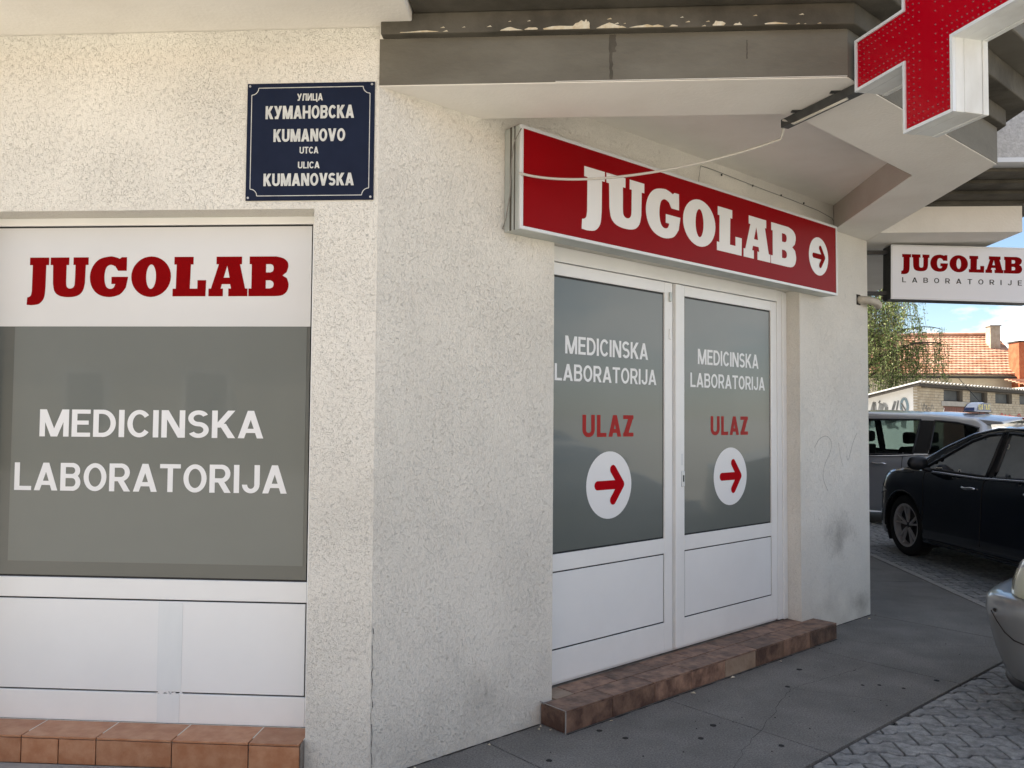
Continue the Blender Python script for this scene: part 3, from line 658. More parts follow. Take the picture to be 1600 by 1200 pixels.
MB().box(-1.77, -1.67, FY-.0016, FY-.0006, .158, .281).build('tape_strip', 'tape', win)
mb = MB()
for k in range(16):
    x = random.uniform(-1.785, -1.655); w_ = random.uniform(.004, .012); z = .286+random.uniform(-.006, .004)
    mb.poly([(x-w_, FY-.001-k*.0001, z), (x+w_, FY-.001-k*.0001, z-.001), (x+w_*.5, FY-.001-k*.0001, z+.007), (x-w_*.6, FY-.001-k*.0001, z+.006)])
kind(mb.build('tape_scraps', 'vinyl', win, fix=False), 'stuff')
# closed dark room behind
MB().box(-2.8, -.9, FY+.08, FY+.1, .1, 2.5).build('inner_screen', 'interior', B)
# ---- sill of terracotta tiles under it
sill = MB().box(-2.62, -1.0725, 3.350, FY-.002, .03, .146).build('window_sill', 'grout', B)
tx = [-2.62]; e = [-2.267, -1.934+.0, -1.622, -1.304, -1.0725]
edges = [-2.585, -2.262, -1.938, -1.614, -1.290, -1.075]
for a, b in zip(edges, edges[1:]):
    m_ = MB().box(0, b-a-.005, 0, FY-.004-3.341, 0, .009).build('tile', 'terra', sill, bevel=.0015); m_.location = (a+.0025, 3.341, .1465)
ed2 = [-2.585, -2.262, -2.1, -1.938, -1.614, -1.290, -1.075]
for a, b in zip(ed2, ed2[1:]):
    m_ = MB().box(0, b-a-.005, 0, .009, 0, .100).build('tile', 'terra', sill, bevel=.0015); m_.location = (a+.0025, 3.3405, .0435)
for ch in sill.children: pass
MB().box(-3.4, -1.60, 3.10, 3.339, .0, .046).build('plinth', 'plinth', B, bevel=.01)
MB().box(-1.0725, -1.0716, 3.345, AY-.001, .02, .156).build('sill_end', 'grout', B)

# ---- entrance door
DO = -.128
fr = MB(DW)
FO = -.112
fr.box(1.045, 1.062, -.19, FO, .112, 2.405); fr.box(3.335, 3.44, -.19, FO, .112, 2.405); fr.box(1.062, 3.335, -.19, FO, 2.325, 2.405)
fr.box(3.39, 3.44, FO, FO+.012, .112, 2.395)
fr.box(1.062, 3.335, -.19, -.13, .108, .122)
fr.build('door_frame', 'pvc', B, bevel=.003)
MB(DW).box(1.05, 3.43, -.22, -.20, .0, 2.5).build('door_backing', 'gasket', B)
def leaf(t0, t1, g0, g1, label):
    lf = MB(DW); o0, o1 = -.18, -.115
    lf.box(t0, g0, o0, o1, .125, 2.320); lf.box(g1, t1, o0, o1, .125, 2.320)
    lf.box(g0, g1, o0, o1, 2.254, 2.320); lf.box(g0, g1, o0, o1, .697, .786); lf.box(g0, g1, o0, o1, .125, .290)
    lf = lf.build('door_leaf', 'pvc', B, bevel=.003); lf['label'] = label
    MB(DW).box(g0, g1, -.15, -.1255, .786, 2.254).build('gasket', 'gasket', lf)
    MB(DW).box(g0, g1, -.15, -.1225, .290, .697).build('gasket', 'gasket', lf)
    MB(DW).box(g0+.009, g1-.012, -.124, -.1215, .796, 2.243).build('frosted_glass', 'film', lf)
    MB(DW).box(g0+.006, g1-.008, -.121, -.1175, .298, .690).build('lower_panel', 'panel', lf, bevel=.002)
    return lf
Tg = lambda t, o_, z: DW(t, -.1214+o_, z)
l1 = leaf(1.066, 2.160, 1.130, 2.083, 'left door leaf, partly behind the wall')
l2 = leaf(2.170, 3.331, 2.278, 3.258, 'right door leaf with the lock plate')
for lf, dx in ((l1, 0), (l2, 1.175)):
    sans('lettering', 'MEDICINSKA', Tg, 1.247+dx, 1.935+dx, 1.842, 1.938, 'vinyl', lf)
    sans('lettering', 'LABORATORIJA', Tg, 1.170+dx, 2.012+dx, 1.696, 1.786, 'vinyl', lf)
    sans('entrance_word', 'ULAZ', Tg, 1.382+dx, 1.805+dx, 1.394, 1.516, 'red_vinyl2', lf, sw=.2, gap=.12)
    disc_arrow(Tg, 1.600+dx, 1.126, .187, lf)
MB(DW).box(2.172, 2.226, -.1149, -.100, .128, 2.318).build('astragal', 'pvc', l2, bevel=.004)
mb = MB(DW).box(2.120, 2.142, -.1149, -.104, 2.205, 2.262).build('striker_plate', 'alu', l1, bevel=.004)
mb = MB(DW).box(2.122, 2.144, -.1149, -.108, 1.975, 2.04).build('striker_plate', 'pvc', l1, bevel=.003)
MB(DW).box(2.234, 2.256, -.1149, -.109, 1.215, 1.285).build('lock_cover', 'alu_light', l2, bevel=.002)
lk = MB(DW).box(2.236, 2.268, -.1149, -.104, 1.085, 1.180).build('lock_plate', 'alu_light', l2, bevel=.004)
MB(DW).box(2.248, 2.258, -.1039, -.102, 1.115, 1.155).build('lock_cylinder', 'gasket', l2)

# ---- entrance step
T0, T1, SO, SH = .962, 3.588, .180, .108
stp = MB(DW); stp.box(T0+.012, T1-.012, 0.0005, SO-.012, 0, SH-.010); stp.box(1.05, 3.435, -.19, 0, 0, SH-.010)
stp = stp.build('entrance_step', 'grout', B)
def stile(name, m_, t0, t1, o0, o1, z0, z1, tilt=0):
    c = DW((t0+t1)/2, (o0+o1)/2, (z0+z1)/2); a, b, h = (t1-t0)/2-.002, (o1-o0)/2-.002, (z1-z0)/2
    if z1-z0 > .05: h -= .0
    me = MB().box(-a, a, -b, b, -h, h); ob = me.build(name, m_, None, bevel=.0015)
    ob.parent = stp; ob.location = Vector(c)-Vector((AX, AY, 0)); ob.rotation_euler = (random.uniform(-.002, .002)+tilt, random.uniform(-.003, .003), math.pi/4)
    return ob
fe = [T0, 1.298, 1.63, 1.947, 2.269, 2.588, 2.91, 3.228, T1]
for i, (a, b) in enumerate(zip(fe, fe[1:])):
    stile('tile', 'tan_tile' if i in (4,) else 'brown_tile', a, b, SO-.012, SO, .003, SH-.011)
fe2 = [T0, 1.30, 1.62, 1.95, 2.27, 2.60, 2.91, 3.24, T1]
for i, (a, b) in enumerate(zip(fe2, fe2[1:])):
    stile('tile', 'brown_tile', a, b, .030, SO, SH-.010, SH)
    if b <= 3.44 or a < 3.44:
        a2, b2 = max(a-.12, 1.048), min(b-.12, 3.436) if i < 7 else 3.436
        stile('tile', 'tan_tile' if i in (0,) else 'brown_tile', a2, b2, -.108, .028, SH-.010, SH)
stile('tile', 'brown_tile', T0, T0+.012, .006, SO-.014, .003, SH-.011)
MB(DW).box(T0-.0015, T0+.003, SO-.003, SO+.0018, .002, SH+.001).build('corner_trim', 'plinth', stp)
MB(DW).box(T0-.0015, T0+.003, .002, SO-.003, SH-.001, SH+.0015).build('corner_trim', 'plinth', stp)
stile('tile', 'brown_tile', 3.437, T1, .004, .028, SH-.010, SH)

# ---------------------------------------------------------------- street name plate
pl = thing('street_name_plate', 'dark blue enamel street name plate screwed to the stucco above the shop window', 'street sign', (-1.09, AY, 2.67))
mb = MB(LW); x0, x1, z0, z1 = -1.370, -.815, 2.416, 2.924
mb.box(x0, x1, .001, .007, z0, z1).build('plate', 'navy', pl, bevel=.0015)
Tp = lambda x, o_, z: (x, AY-.0072-o_, z)
def border():
    r_ = .030; i = .020; a, b, c, d = x0+i, x1-i, z0+i, z1-i; pts = []
    for (cx, cz, s0) in ((a, c, 90), (b, c, 180), (b, d, 270), (a, d, 360)):
        for t in lin(s0, s0-90, 6): pts.append((cx+r_*math.cos(R(t)), cz+r_*math.sin(R(t))))
    return pts
bp_ = border(); mb = MB(); n_ = len(bp_); cxp, czp = (x0+x1)/2, (z0+z1)/2
for i in range(n_):
    a, b = Vector(bp_[i]), Vector(bp_[(i+1) % n_]); d = (b-a)
    if d.length < 1e-6: continue
    nn = Vector((-d.y, d.x)).normalized()*.0016
    mb.poly([Tp(a.x-nn.x, .0004+.0001*(i % 2), a.y-nn.y), Tp(b.x-nn.x, .0004+.0001*(i % 2), b.y-nn.y), Tp(b.x+nn.x, .0004+.0001*(i % 2), b.y+nn.y), Tp(a.x+nn.x, .0004+.0001*(i % 2), a.y+nn.y)])
mb.build('border_line', 'enamel_white', pl, fix=False)
def prow(text, w_, zb, h_, sw):
    c = (x0+x1)/2-.003; sans('lettering', text, Tp, c-w_/2, c+w_/2, zb, zb+h_, 'enamel_white', pl, sw=sw, gap=.07)
prow('УЛИЦА', .112, 2.846, .031, .19); prow('КУМАНОВСКА', .385, 2.768, .057, .21); prow('KUMANOVO', .312, 2.669, .055, .21)
prow('UTCA', .082, 2.617, .029, .19); prow('ULICA', .094, 2.553, .029, .19); prow('KUMANOVSKA', .392, 2.478, .054, .21)
for cx, cz in ((x0+.012, z0+.012), (x1-.012, z0+.012), (x1-.012, z1-.012), (x0+.012, z1-.012)):
    mb = MB(); mb.prism_ax([(cx+.005*math.cos(a), cz+.005*math.sin(a)) for a in lin(0, 2*math.pi, 8)[:-1]], AY-.0072, AY-.010, lambda p, a: (p[0], a, p[1])); mb.build('screw', 'steel', pl)

# ---------------------------------------------------------------- red light box sign over the door
sg = thing('light_box_sign', 'long red light box sign with white slab letters and an arrow above the door', 'shop sign', DW(2.23, 0, 2.39))
a, b, c, d = .705, 3.752, 2.386, 2.884
MB(DW).box(a, b, .002, .108, c, d).build('housing', 'alu', sg, bevel=.004)
fr = MB(DW); fr.box(a, b, .1082, .122, c, c+.016); fr.box(a, b, .1082, .122, d-.016, d); fr.box(a, a+.016, .1082, .122, c+.016, d-.016); fr.box(b-.016, b, .1082, .122, c+.016, d-.016)
fr.build('front_rim', 'alu_light', sg, bevel=.002)
fr = MB(DW); fr.box(a-.003, a-.0002, .045, .055, c, d); fr.box(a-.003, a-.0002, .075, .080, c, d)
fr.build('rusty_seam', 'concrete_dark', sg)
MB(DW).box(a+.016, b-.016, .1082, .1165, c+.016, d-.016).build('red_face', 'sign_red', sg)
Ts = lambda t, o_, z: DW(t, .1167+o_, z)
slab_word('lettering', Ts, 1.122, 3.192, 2.508, 2.775, .0008, 'vinyl', sg)
disc_arrow(Ts, 3.493, 2.633, .133, sg, arrow_m='red_vinyl')

# ---------------------------------------------------------------- small white projecting sign
ss = thing('projecting_sign', 'small white projecting light box with red and black lettering under the rear balcony', 'shop sign', (2.56, 6.62, 2.46))
ti = R(1.9)
def Tss(x, o_, z): dx = x-2.574; dz = z-2.9; return (2.574+dx*math.cos(ti)+dz*math.sin(ti)*.4, 6.62-o_, 2.896+dz*math.cos(ti)-dx*math.sin(ti))
MB(Tss).box(2.574, 3.66, -.17, -.012, 2.462, 2.895).build('housing', 'black_metal', ss, bevel=.004)
fr = MB(Tss); fr.box(2.574, 3.66, -.0118, 0, 2.462, 2.474); fr.box(2.574, 3.66, -.0118, 0, 2.883, 2.895); fr.box(2.574, 2.586, -.0118, 0, 2.474, 2.883); fr.box(3.648, 3.66, -.0118, 0, 2.474, 2.883)
fr.build('rim', 'alu_light', ss)
MB(Tss).box(2.586, 3.648, -.0118, -.004, 2.474, 2.883).build('white_face', 'sign_white', ss)
Tsf = lambda x, o_, z: Tss(x, o_-.0038, z)
slab_word('shop_name', Tsf, 2.652, 3.575, 2.690, 2.822, .0006, 'red_vinyl', ss)
sans('lettering', 'LABORATORIJE', Tsf, 2.660, 3.572, 2.597, 2.637, 'gasket', ss, sw=.15, gap=.85, split=True)
for z_ in (2.83, 2.50): MB().box(Dx-.02, 2.60, 6.70, 6.74, z_, z_+.03).build('bracket', 'black_metal', ss)
MB().box(Dx+.001, Dx+.012, 6.66, 6.78, 2.46, 2.89).build('wall_plate', 'black_metal', ss)

# ---------------------------------------------------------------- red cross sign
va = R(90+3.716+15); cd = Vector((math.cos(va), math.sin(va), 0)); near = -cd; nl = Vector((-near.y, near.x, 0))   # nl: away to the right of the near direction
if nl.x < 0: nl = -nl
cp0 = Vector((1.182, 3.399, 0))
def Tc(s, o_, z): p = cp0+near*s+nl*o_; return (p.x, p.y, z)
cr = thing('pharmacy_cross', 'red plus shaped light box hanging from the balcony corner by a dark bracket', 'cross sign', Tc(.39, .1, 2.58))
def cross_poly(e):   # outline with margin e
    A_, B_, C_, D_ = 0+e, .272+e, .515-e, .787-e; z_a, z_b, z_c, z_d = 2.580+e, 2.845+e, 3.060-e, 3.325-e
    return [(B_, z_a), (C_, z_a), (C_, z_b), (D_, z_b), (D_, z_c), (C_, z_c), (C_, z_d), (B_, z_d), (B_, z_c), (A_, z_c), (A_, z_b), (B_, z_b)]
TH = .155
def cprism(e, o0, o1): return MB(Tc).prism_ax(cross_poly(e), o0, o1, lambda p, a: (p[0], a, p[1]))
cprism(0, .012, .050).build('front_band', 'alu_white', cr, bevel=.003)
cprism(.002, .0515, TH-.025).build('middle_band', 'alu_white', cr, bevel=.003)
cprism(0, TH-.0235, TH).build('rear_band', 'alu_white', cr, bevel=.003)
# rim as frame: thin raised strip along the outline
rp_ = cross_poly(0); ri = cross_poly(.012); mb = MB(Tc)
for i in range(12):
    j = (i+1) % 12
    vs = [(rp_[i][0], 0, rp_[i][1]), (rp_[j][0], 0, rp_[j][1]), (ri[j][0], 0, ri[j][1]), (ri[i][0], 0, ri[i][1])]
    vs2 = [(p[0], .0118, p[2]) for p in vs]
    mb.add(vs+vs2, [(0, 1, 2, 3), (7, 6, 5, 4), (0, 4, 5, 1), (3, 2, 6, 7)])
mb.build('rim', 'alu_light', cr)
cprism(.0125, .006, .0118).build('red_face', 'cross_red', cr)
def incross(s, z, m_): 
    return (.272+m_ < s < .515-m_ and 2.58+m_ < z < 3.325-m_) or (m_ < s < .787-m_ and 2.845+m_ < z < 3.06-m_)
mb = MB(Tc)
def dome(s, z):
    r_ = .0042; vs = [(s, .0005, z)]+[(s+r_*math.cos(a), .0059, z+r_*math.sin(a)) for a in lin(0, 2*math.pi, 6)[:-1]]
    mb.add(vs, [(0, i+1, (i+1) % 6+1) for i in range(6)])
def along(e, step=.0235):
    P_ = cross_poly(e)
    for i in range(12):
        a, b = P_[i], P_[(i+1) % 12]; L = math.hypot(b[0]-a[0], b[1]-a[1]); n = max(1, round(L/step))
        for k in range(n): dome(a[0]+(b[0]-a[0])*k/n, a[1]+(b[1]-a[1])*k/n)
along(.027); along(.052); along(.082, .034)
kind(mb.build('led_studs', 'led', cr, fix=False), 'stuff')
br = MB(); 
q0 = Vector((1.02, 3.86, 0)); q1 = Vector(Tc(.10, .07, 0)); dd = (q1-q0).normalized(); pp = Vector((-dd.y, dd.x, 0))*.021
br.add([tuple(q0-pp+Vector((0, 0, 2.862))), tuple(q0+pp+Vector((0, 0, 2.862))), tuple(q1+pp+Vector((0, 0, 2.862))), tuple(q1-pp+Vector((0, 0, 2.862))),
        tuple(q0-pp+Vector((0, 0, 2.8995))), tuple(q0+pp+Vector((0, 0, 2.8995))), tuple(q1+pp+Vector((0, 0, 2.8995))), tuple(q1-pp+Vector((0, 0, 2.8995)))],
       [(0, 3, 2, 1), (4, 5, 6, 7), (0, 1, 5, 4), (1, 2, 6, 5), (2, 3, 7, 6), (3, 0, 4, 7)])
br.build('bracket', 'black_metal', cr)
for k in (.12, .36):
    q = q0+dd*k; MB().box(q.x-.05, q.x+.05, q.y-.012, q.y+.012, 2.8998, 2.9042).build('bracket_clamp', 'black_metal', cr)

# ---------------------------------------------------------------- cables, pipe
def bez(a, b, c, d, n=20): return [tuple((1-t)**3*a[i]+3*(1-t)**2*t*b[i]+3*(1-t)*t*t*c[i]+t**3*d[i] for i in range(3)) for t in lin(0, 1, n)]
mid = (1.02, 3.93, 2.835)
pts = bez(DW(.69, .125, 2.645), (.05, 3.93, 2.60), (.62, 3.90, 2.68), mid, 26)
pts += bez(mid, (1.03, 3.9, 2.86), (1.015, 3.87, 2.89), (1.01, 3.84, 2.895), 5)[1:]
off = pp.normalized()*-.012
pts += [tuple(Vector((q0+dd*k+off).to_tuple()[:2]+(2.857,))) for k in (.08, .25, .40)]
o = MB().tube(pts, .0062, 8).build('power_cable', 'cable', smooth=True)
tag(o, 'pale cable sagging from the red sign to the dark bracket under the balcony', 'cable')
o = MB().tube([DW(.70, .128, 2.86), DW(.688, .09, 2.80), DW(.692, .07, 2.72), DW(.69, .06, 2.55), DW(.693, .03, 2.45), DW(.69, .01, 2.40)], .003, 6).build('thin_wire', 'wire', smooth=True)
tag(o, 'thin wire running down the left end of the red sign', 'wire')
pts = [DW(2.235, .008, 2.885), DW(2.238, .02, 2.92), DW(2.242, .02, 2.96), DW(2.275, .008, 3.04), DW(2.4, .006, 3.043), DW(2.7, .006, 3.035), DW(3.0, .006, 3.028), DW(3.3, .006, 3.024), DW(3.7, .006, 3.012), DW(3.9, .006, 2.99), DW(3.955, .006, 2.95), DW(3.965, .006, 2.90)]
o = MB().tube(pts, .002, 6).build('wall_wire', 'wire', smooth=True); 
tag(o, 'thin grey wire clipped to the wall between the red sign and the soffit', 'wire')
for k in (2.5, 2.85, 3.2, 3.5): sub(MB(DW).box(k-.003, k+.003, .0005, .009, 3.024, 3.036).build('clip', 'black_metal'), o)
pts = [DW(4.315, -.05, 2.425), DW(4.33, .02, 2.425), DW(4.38, .055, 2.422), DW(4.46, .07, 2.412), DW(4.52, .06, 2.402), DW(4.55, .045, 2.395)]
pp_o = MB().tube(pts, .030, 14).build('drain_pipe_stub', 'pipe', smooth=True)
tag(pp_o, 'short ivory plastic pipe stub bending out of the wall beside the projecting sign', 'pipe')
o = MB(DW).box(4.283, 4.345, .0004, .002, 2.385, 2.465).build('wall_hole', 'hole', B)
# pencil scribbles on the plaster
mb = MB()
def scr(pts, w_=.0022, lift=.0016):
    for i, (a, b) in enumerate(zip(pts, pts[1:])):
        dx, dz = b[0]-a[0], b[1]-a[1]; L = math.hypot(dx, dz) or 1; nx, nz = -dz/L*w_, dx/L*w_
        mb.poly([DW(a[0]-nx, lift+.0001*(i % 3), a[1]-nz), DW(b[0]-nx, lift+.0001*(i % 3), b[1]-nz), DW(b[0]+nx, lift+.0001*(i % 3), b[1]+nz), DW(a[0]+nx, lift+.0001*(i % 3), a[1]+nz)])
def cr_(pts):
    P_ = [tuple(p)+(1,) for p in pts]; n = len(P_); out = []
    for i in range(n-1):
        a, p, q, d = P_[max(i-1, 0)], P_[i], P_[i+1], P_[min(i+2, n-1)]
        for k in range(5):
            t = k/5; out.append(tuple(.5*((2*p[c])+(-a[c]+q[c])*t+(2*a[c]-5*p[c]+4*q[c]-d[c])*t*t+(-a[c]+3*p[c]-3*q[c]+d[c])*t**3) for c in (0, 1)))
    out.append(pts[-1]); return out
for P_, w_ in (([(3.63, 1.30), (3.70, 1.36), (3.80, 1.38), (3.87, 1.34), (3.86, 1.27), (3.78, 1.18), (3.75, 1.08), (3.82, .98)], .0014), ([(4.27, 1.40), (4.20, 1.32), (4.13, 1.20), (4.10, 1.23)], .0014), ([(3.98, 1.33), (4.01, 1.22), (4.05, 1.15)], .001)):
    mb = MB(); scr(cr_(P_), w_); mb.build('pencil_line', 'wire', B, fix=False)
# dry leaves by the step and the wall foot
lf_ = MB()
for t, o_ in ((.93, .03), (.90, .05), (.94, .09), (1.25, .20), (1.52, .205), (1.9, .215), (2.3, .2), (2.8, .21), (.6, .04), (.2, .03), (3.75, .05), (4.3, .06)):
    p = Vector(DW(t, o_+.01, .004)); a0 = random.random()*6; r_ = random.uniform(.008, .016)
    lf_.add([tuple(p+Vector((r_*math.cos(a0), r_*math.sin(a0), .002))), tuple(p+Vector((r_*.5*math.cos(a0+1.6), r_*.5*math.sin(a0+1.6), .009))), tuple(p-Vector((r_*math.cos(a0), r_*math.sin(a0), 0))), tuple(p-Vector((r_*.5*math.cos(a0+1.6), r_*.5*math.sin(a0+1.6), -.004)))], [(0, 1, 2, 3)])
kind(tag(lf_.build('dry_leaves', 'peel', fix=False), 'small dry leaf scraps gathered along the foot of the tiled entrance step', 'leaves'), 'stuff')

# ---------------------------------------------------------------- cars
def interp(pts, x):
    if x <= pts[0][0]: return pts[0][1]
    for (a, b), (c, d) in zip(pts, pts[1:]):
        if x <= c:
            t = (x-a)/(c-a) if c > a else 0; t = t*t*(3-2*t)*.5+t*.5; return b+(d-b)*t
    return pts[-1][1]
class Car:
    """body surface: y = half width as a function of length x and height z; x forward from the front axle"""
    def __init__(s, name, label, loc, rz, paint, top, W, front, rear, belt, wb, wr, wins, shield, backlight, zs=.20, nose_rake=.25, tail_rake=.15, crown=.05, tumble=.34, rim='rim', nf=3.0, cf=.75, cr=.6):
        s.root = thing(name, label, 'car', (loc[0], loc[1], -.004), rz, world=False)
        s.top, s.W, s.front, s.rear, s.belt, s.wb, s.wr, s.zs = top, W, front, rear, belt, wb, wr, zs
        s.nr, s.tr, s.crown, s.tumble, s.nf, s.cf, s.cr = nose_rake, tail_rake, crown, tumble, nf, cf, cr
        s.wins = wins; s.paint = paint
        xs = []
        n = 120
        base = lin(rear, front, n)
        ends = [front-(front-rear)*.5*(1-math.cos(a)) for a in ()]
        xs = sorted(set([round(x, 4) for x in base]+[round(front-.30*(1-math.cos(R(a))), 4) for a in range(3, 90, 8)]+[round(rear+.30*(1-math.cos(R(a))), 4) for a in range(3, 90, 8)]))
        NS, NW, NR = 16, 12, 9
        arcs = [(0, wr+.045), (-wb, wr+.045)]
        grid = []
        for x in xs:
            row = []
            for r_ in range(NS+1): z = s.bot(x)+(s.sh(x)-s.bot(x))*r_/NS; row.append((x, z, 'w'))
            H = s.H(x); zt = H-min(.05, (H-s.sh(x))*.5)
            for r_ in range(1, NW+1): row.append((x, s.sh(x)+(zt-s.sh(x))*r_/NW, 'g'))
            grid.append((row, zt, H))
        V = []; idx = {}; faces = []; gl = {k: [] for k in range(len(wins))}; top_gl = {0: [], 1: []}
        rows = NS+1+NW+NR
        P = []
        for i, x in enumerate(xs):
            row, zt, H = grid[i]; col = []
            for (xx, z, _) in row:
                # snap on wheel arches
                for ax, ra in arcs:
                    d = math.hypot(xx-ax, z-wr)
                    if abs(d-ra) < .030 and z < s.sh(xx)-.03 and d > .05:
                        xx, z = ax+(xx-ax)*ra/d, wr+(z-wr)*ra/d
                for wv in wins:
                    q = s.snap(wv[1], xx, z, .024)
                    if q: xx, z = q
                col.append((xx, s.Y(xx, z), z))
            yt = s.Y(x, zt)
            for r_ in range(1, NR+1):
                y = yt*(1-r_/NR); col.append((x, y, H-(H-zt)*(y/max(yt, 1e-4))**2+0*crown))
            P.append(col)
        for side in (1, -1):
            o = len(V)
            for col in P: V += [(s.rk(p)[0], p[1]*side, p[2]) for p in col]
            nr = len(P[0])
            for i in range(len(P)-1):
                for j in range(nr-1):
                    q = [o+i*nr+j, o+(i+1)*nr+j, o+(i+1)*nr+j+1, o+i*nr+j+1]
                    c = [P[i][j], P[i+1][j], P[i+1][j+1], P[i][j+1]]
                    mx = sum(p[0] for p in c)/4; mz = sum(p[2] for p in c)/4; my = sum(p[1] for p in c)/4
                    if j < NS and any(math.hypot(mx-ax, mz-wr) < ra for ax, ra in arcs): continue
                    if side < 0: q = q[::-1]
                    if NS-1 <= j < NS+NW+1:
                        hit = [k for k, wv in enumerate(wins) if s.inside(wv[1], mx, mz)]
                        if hit: gl[hit[0]].append((q, side)); continue
                    if j >= NS+NW:
                        for k, (xa, xb) in enumerate((shield, backlight)):
                            if xa < mx < xb and my < s.Y(mx, s.H(mx)-.05)-.07: top_gl[k].append((q, side)); break
                        else: faces.append(q)
                        continue
                    faces.append(q)
        def emit(name_, fs, m, parent, smooth=True):
            used = sorted({a for f in fs for a in f}); mp_ = {a: k for k, a in enumerate(used)}
            mb = MB(); mb.add([V[a] for a in used], [tuple(mp_[a] for a in f) for f in fs])
            return mb.build(name_, m, parent, smooth=smooth, fix=False)
        s.body = emit('body', faces, paint, s.root)
        MB().box(rear+.25, front-.3, -W+.12, W-.12, zs+.02, zs+.06).build('floor', 'black', s.root)
        for k in gl:
            for side in (1, -1):
                fs = [q for q, sd in gl[k] if sd == side]
                if fs: emit('side_window', fs, 'car_glass', s.root)
        if top_gl[0]: emit('windscreen', [q for q, _ in top_gl[0]], 'car_glass', s.root)
        if top_gl[1]: emit('rear_window', [q for q, _ in top_gl[1]], 'car_glass', s.root)
        # trims
        for k, (nm, poly) in enumerate(wins):
            for side in (1, -1):
                pts = []
                n_ = len(poly)
                for a in range(n_):
                    p, q = poly[a], poly[(a+1) % n_]
                    m_ = max(2, int(math.hypot(q[0]-p[0], q[1]-p[1])/.07))
                    for t in range(m_): pts.append(s.surf(p[0]+(q[0]-p[0])*t/m_, p[1]+(q[1]-p[1])*t/m_, side, .002))
                MB().tube(pts, .016, 6, closed=True).build('window_trim', 'black', s.root, smooth=True)
        # wheels
        for ax in (0, -wb):
            for side in (1, -1):
                mb = MB(); yy = (W-.055)*side
                seg = 36; prof = [(wr-.115, -.10), (wr-.03, -.105), (wr, -.08), (wr, .06), (wr-.02, .085), (wr-.075, .088), (wr-.11, .07)]
                vs = []
                for a in range(seg):
                    t = 2*math.pi*a/seg
                    for r_, yo in prof: vs.append((ax+r_*math.cos(t), yy+side*(yo-.06), wr+r_*math.sin(t)))
                m_ = len(prof); fs = [(a*m_+b, ((a+1) % seg)*m_+b, ((a+1) % seg)*m_+(b+1) % m_, a*m_+(b+1) % m_) for a in range(seg) for b in range(m_)]
                wh = MB(); wh.prism_ax([(.07*math.cos(t), .07*math.sin(t)) for t in lin(0, 2*math.pi, 12)[:-1]], yy-side*.06, yy-side*.02, lambda p, a: (ax+p[0], a, wr+p[1]))
                wh = wh.build('wheel', 'black', s.root)
                mb.add(vs, fs); mb.build('tyre', 'tyre', wh, smooth=True)
                rm = MB(); ro = wr-.095
                vs = []; prof = [(ro+.005, 0.0), (ro, .018), (ro-.022, .012), (ro-.03, -.06)]
                for a in range(seg):
                    t = 2*math.pi*a/seg
                    for r_, yo in prof: vs.append((ax+r_*math.cos(t), yy+side*yo, wr+r_*math.sin(t)))
                m_ = len(prof); rm.add(vs, [(a*m_+b, ((a+1) % seg)*m_+b, ((a+1) % seg)*m_+b+1, a*m_+b+1) for a in range(seg) for b in range(m_-1)])
                for k in range(5):
                    for dt in (-.20, .20):
                        t = 2*math.pi*k/5+.3; t2 = t+dt
                        a_ = (.035*math.cos(t), .035*math.sin(t)); b_ = ((ro-.01)*math.cos(t2), (ro-.01)*math.sin(t2)); w_ = .011
                        nx, nz = -(b_[1]-a_[1]), b_[0]-a_[0]; L = math.hypot(nx, nz); nx, nz = nx/L*w_, nz/L*w_
                        yv = yy+side*(.002+.0012*k+(.0005 if dt > 0 else 0))
                        rm.add([(ax+a_[0]-nx, yv-side*.01, wr+a_[1]-nz), (ax+a_[0]+nx, yv-side*.01, wr+a_[1]+nz), (ax+b_[0]+nx*.8, yv+side*.008, wr+b_[1]+nz*.8), (ax+b_[0]-nx*.8, yv+side*.008, wr+b_[1]-nz*.8),
                                (ax+a_[0]-nx, yv-side*.03, wr+a_[1]-nz), (ax+a_[0]+nx, yv-side*.03, wr+a_[1]+nz), (ax+b_[0]+nx*.8, yv-side*.02, wr+b_[1]+nz*.8), (ax+b_[0]-nx*.8, yv-side*.02, wr+b_[1]-nz*.8)],
                               [(0, 1, 2, 3), (7, 6, 5, 4), (0, 3, 7, 4), (1, 5, 6, 2), (0, 4, 5, 1), (3, 2, 6, 7)])
                rm.build('rim', rim, wh)
                bk = MB().prism_ax([(ax+(ro-.005)*math.cos(t), wr+(ro-.005)*math.sin(t)) for t in lin(0, 2*math.pi, 24)[:-1]], yy-side*.075, yy-side*.05, lambda p, a: (p[0], a, p[1]))
                bk.build('brake_shade', 'black', wh)
                ln = MB(); ra = wr+.047
                ln.add([(ax+ra*math.cos(t), y_, wr+ra*math.sin(t)) for t in lin(-.55, math.pi+.55, 20) for y_ in (side*(W-.03-(.0)), side*(W-.42))], [(2*i, 2*i+1, 2*i+3, 2*i+2) for i in range(20)])
                ln.add([(ax+(ra)*math.cos(t), side*(W-.42), wr+(ra)*math.sin(t)) for t in lin(-.55, math.pi+.55, 20)], [tuple(range(21))])
                ln.build('arch_liner', 'black', s.root, fix=False)
    def H(s, x): return interp(s.top, x)
    def bot(s, x):
        z = s.zs
        if x > s.front-.55: z += .05*((x-(s.front-.55))/.55)**2
        if x < s.rear+.5: z += .12*(((s.rear+.5)-x)/.5)**2
        return z
    def sh(s, x): return min(s.belt(x) if callable(s.belt) else s.belt, s.H(x)-.055)
    def Wx(s, x):
        w = s.W
        c = s.cf
        if x > s.front-c: w *= max(0, 1-((x-(s.front-c))/c)**s.nf)**(1/2.2)
        c = s.cr
        if x < s.rear+c: w *= max(0, 1-(((s.rear+c)-x)/c)**3.4)**(1/2.4)
        return w
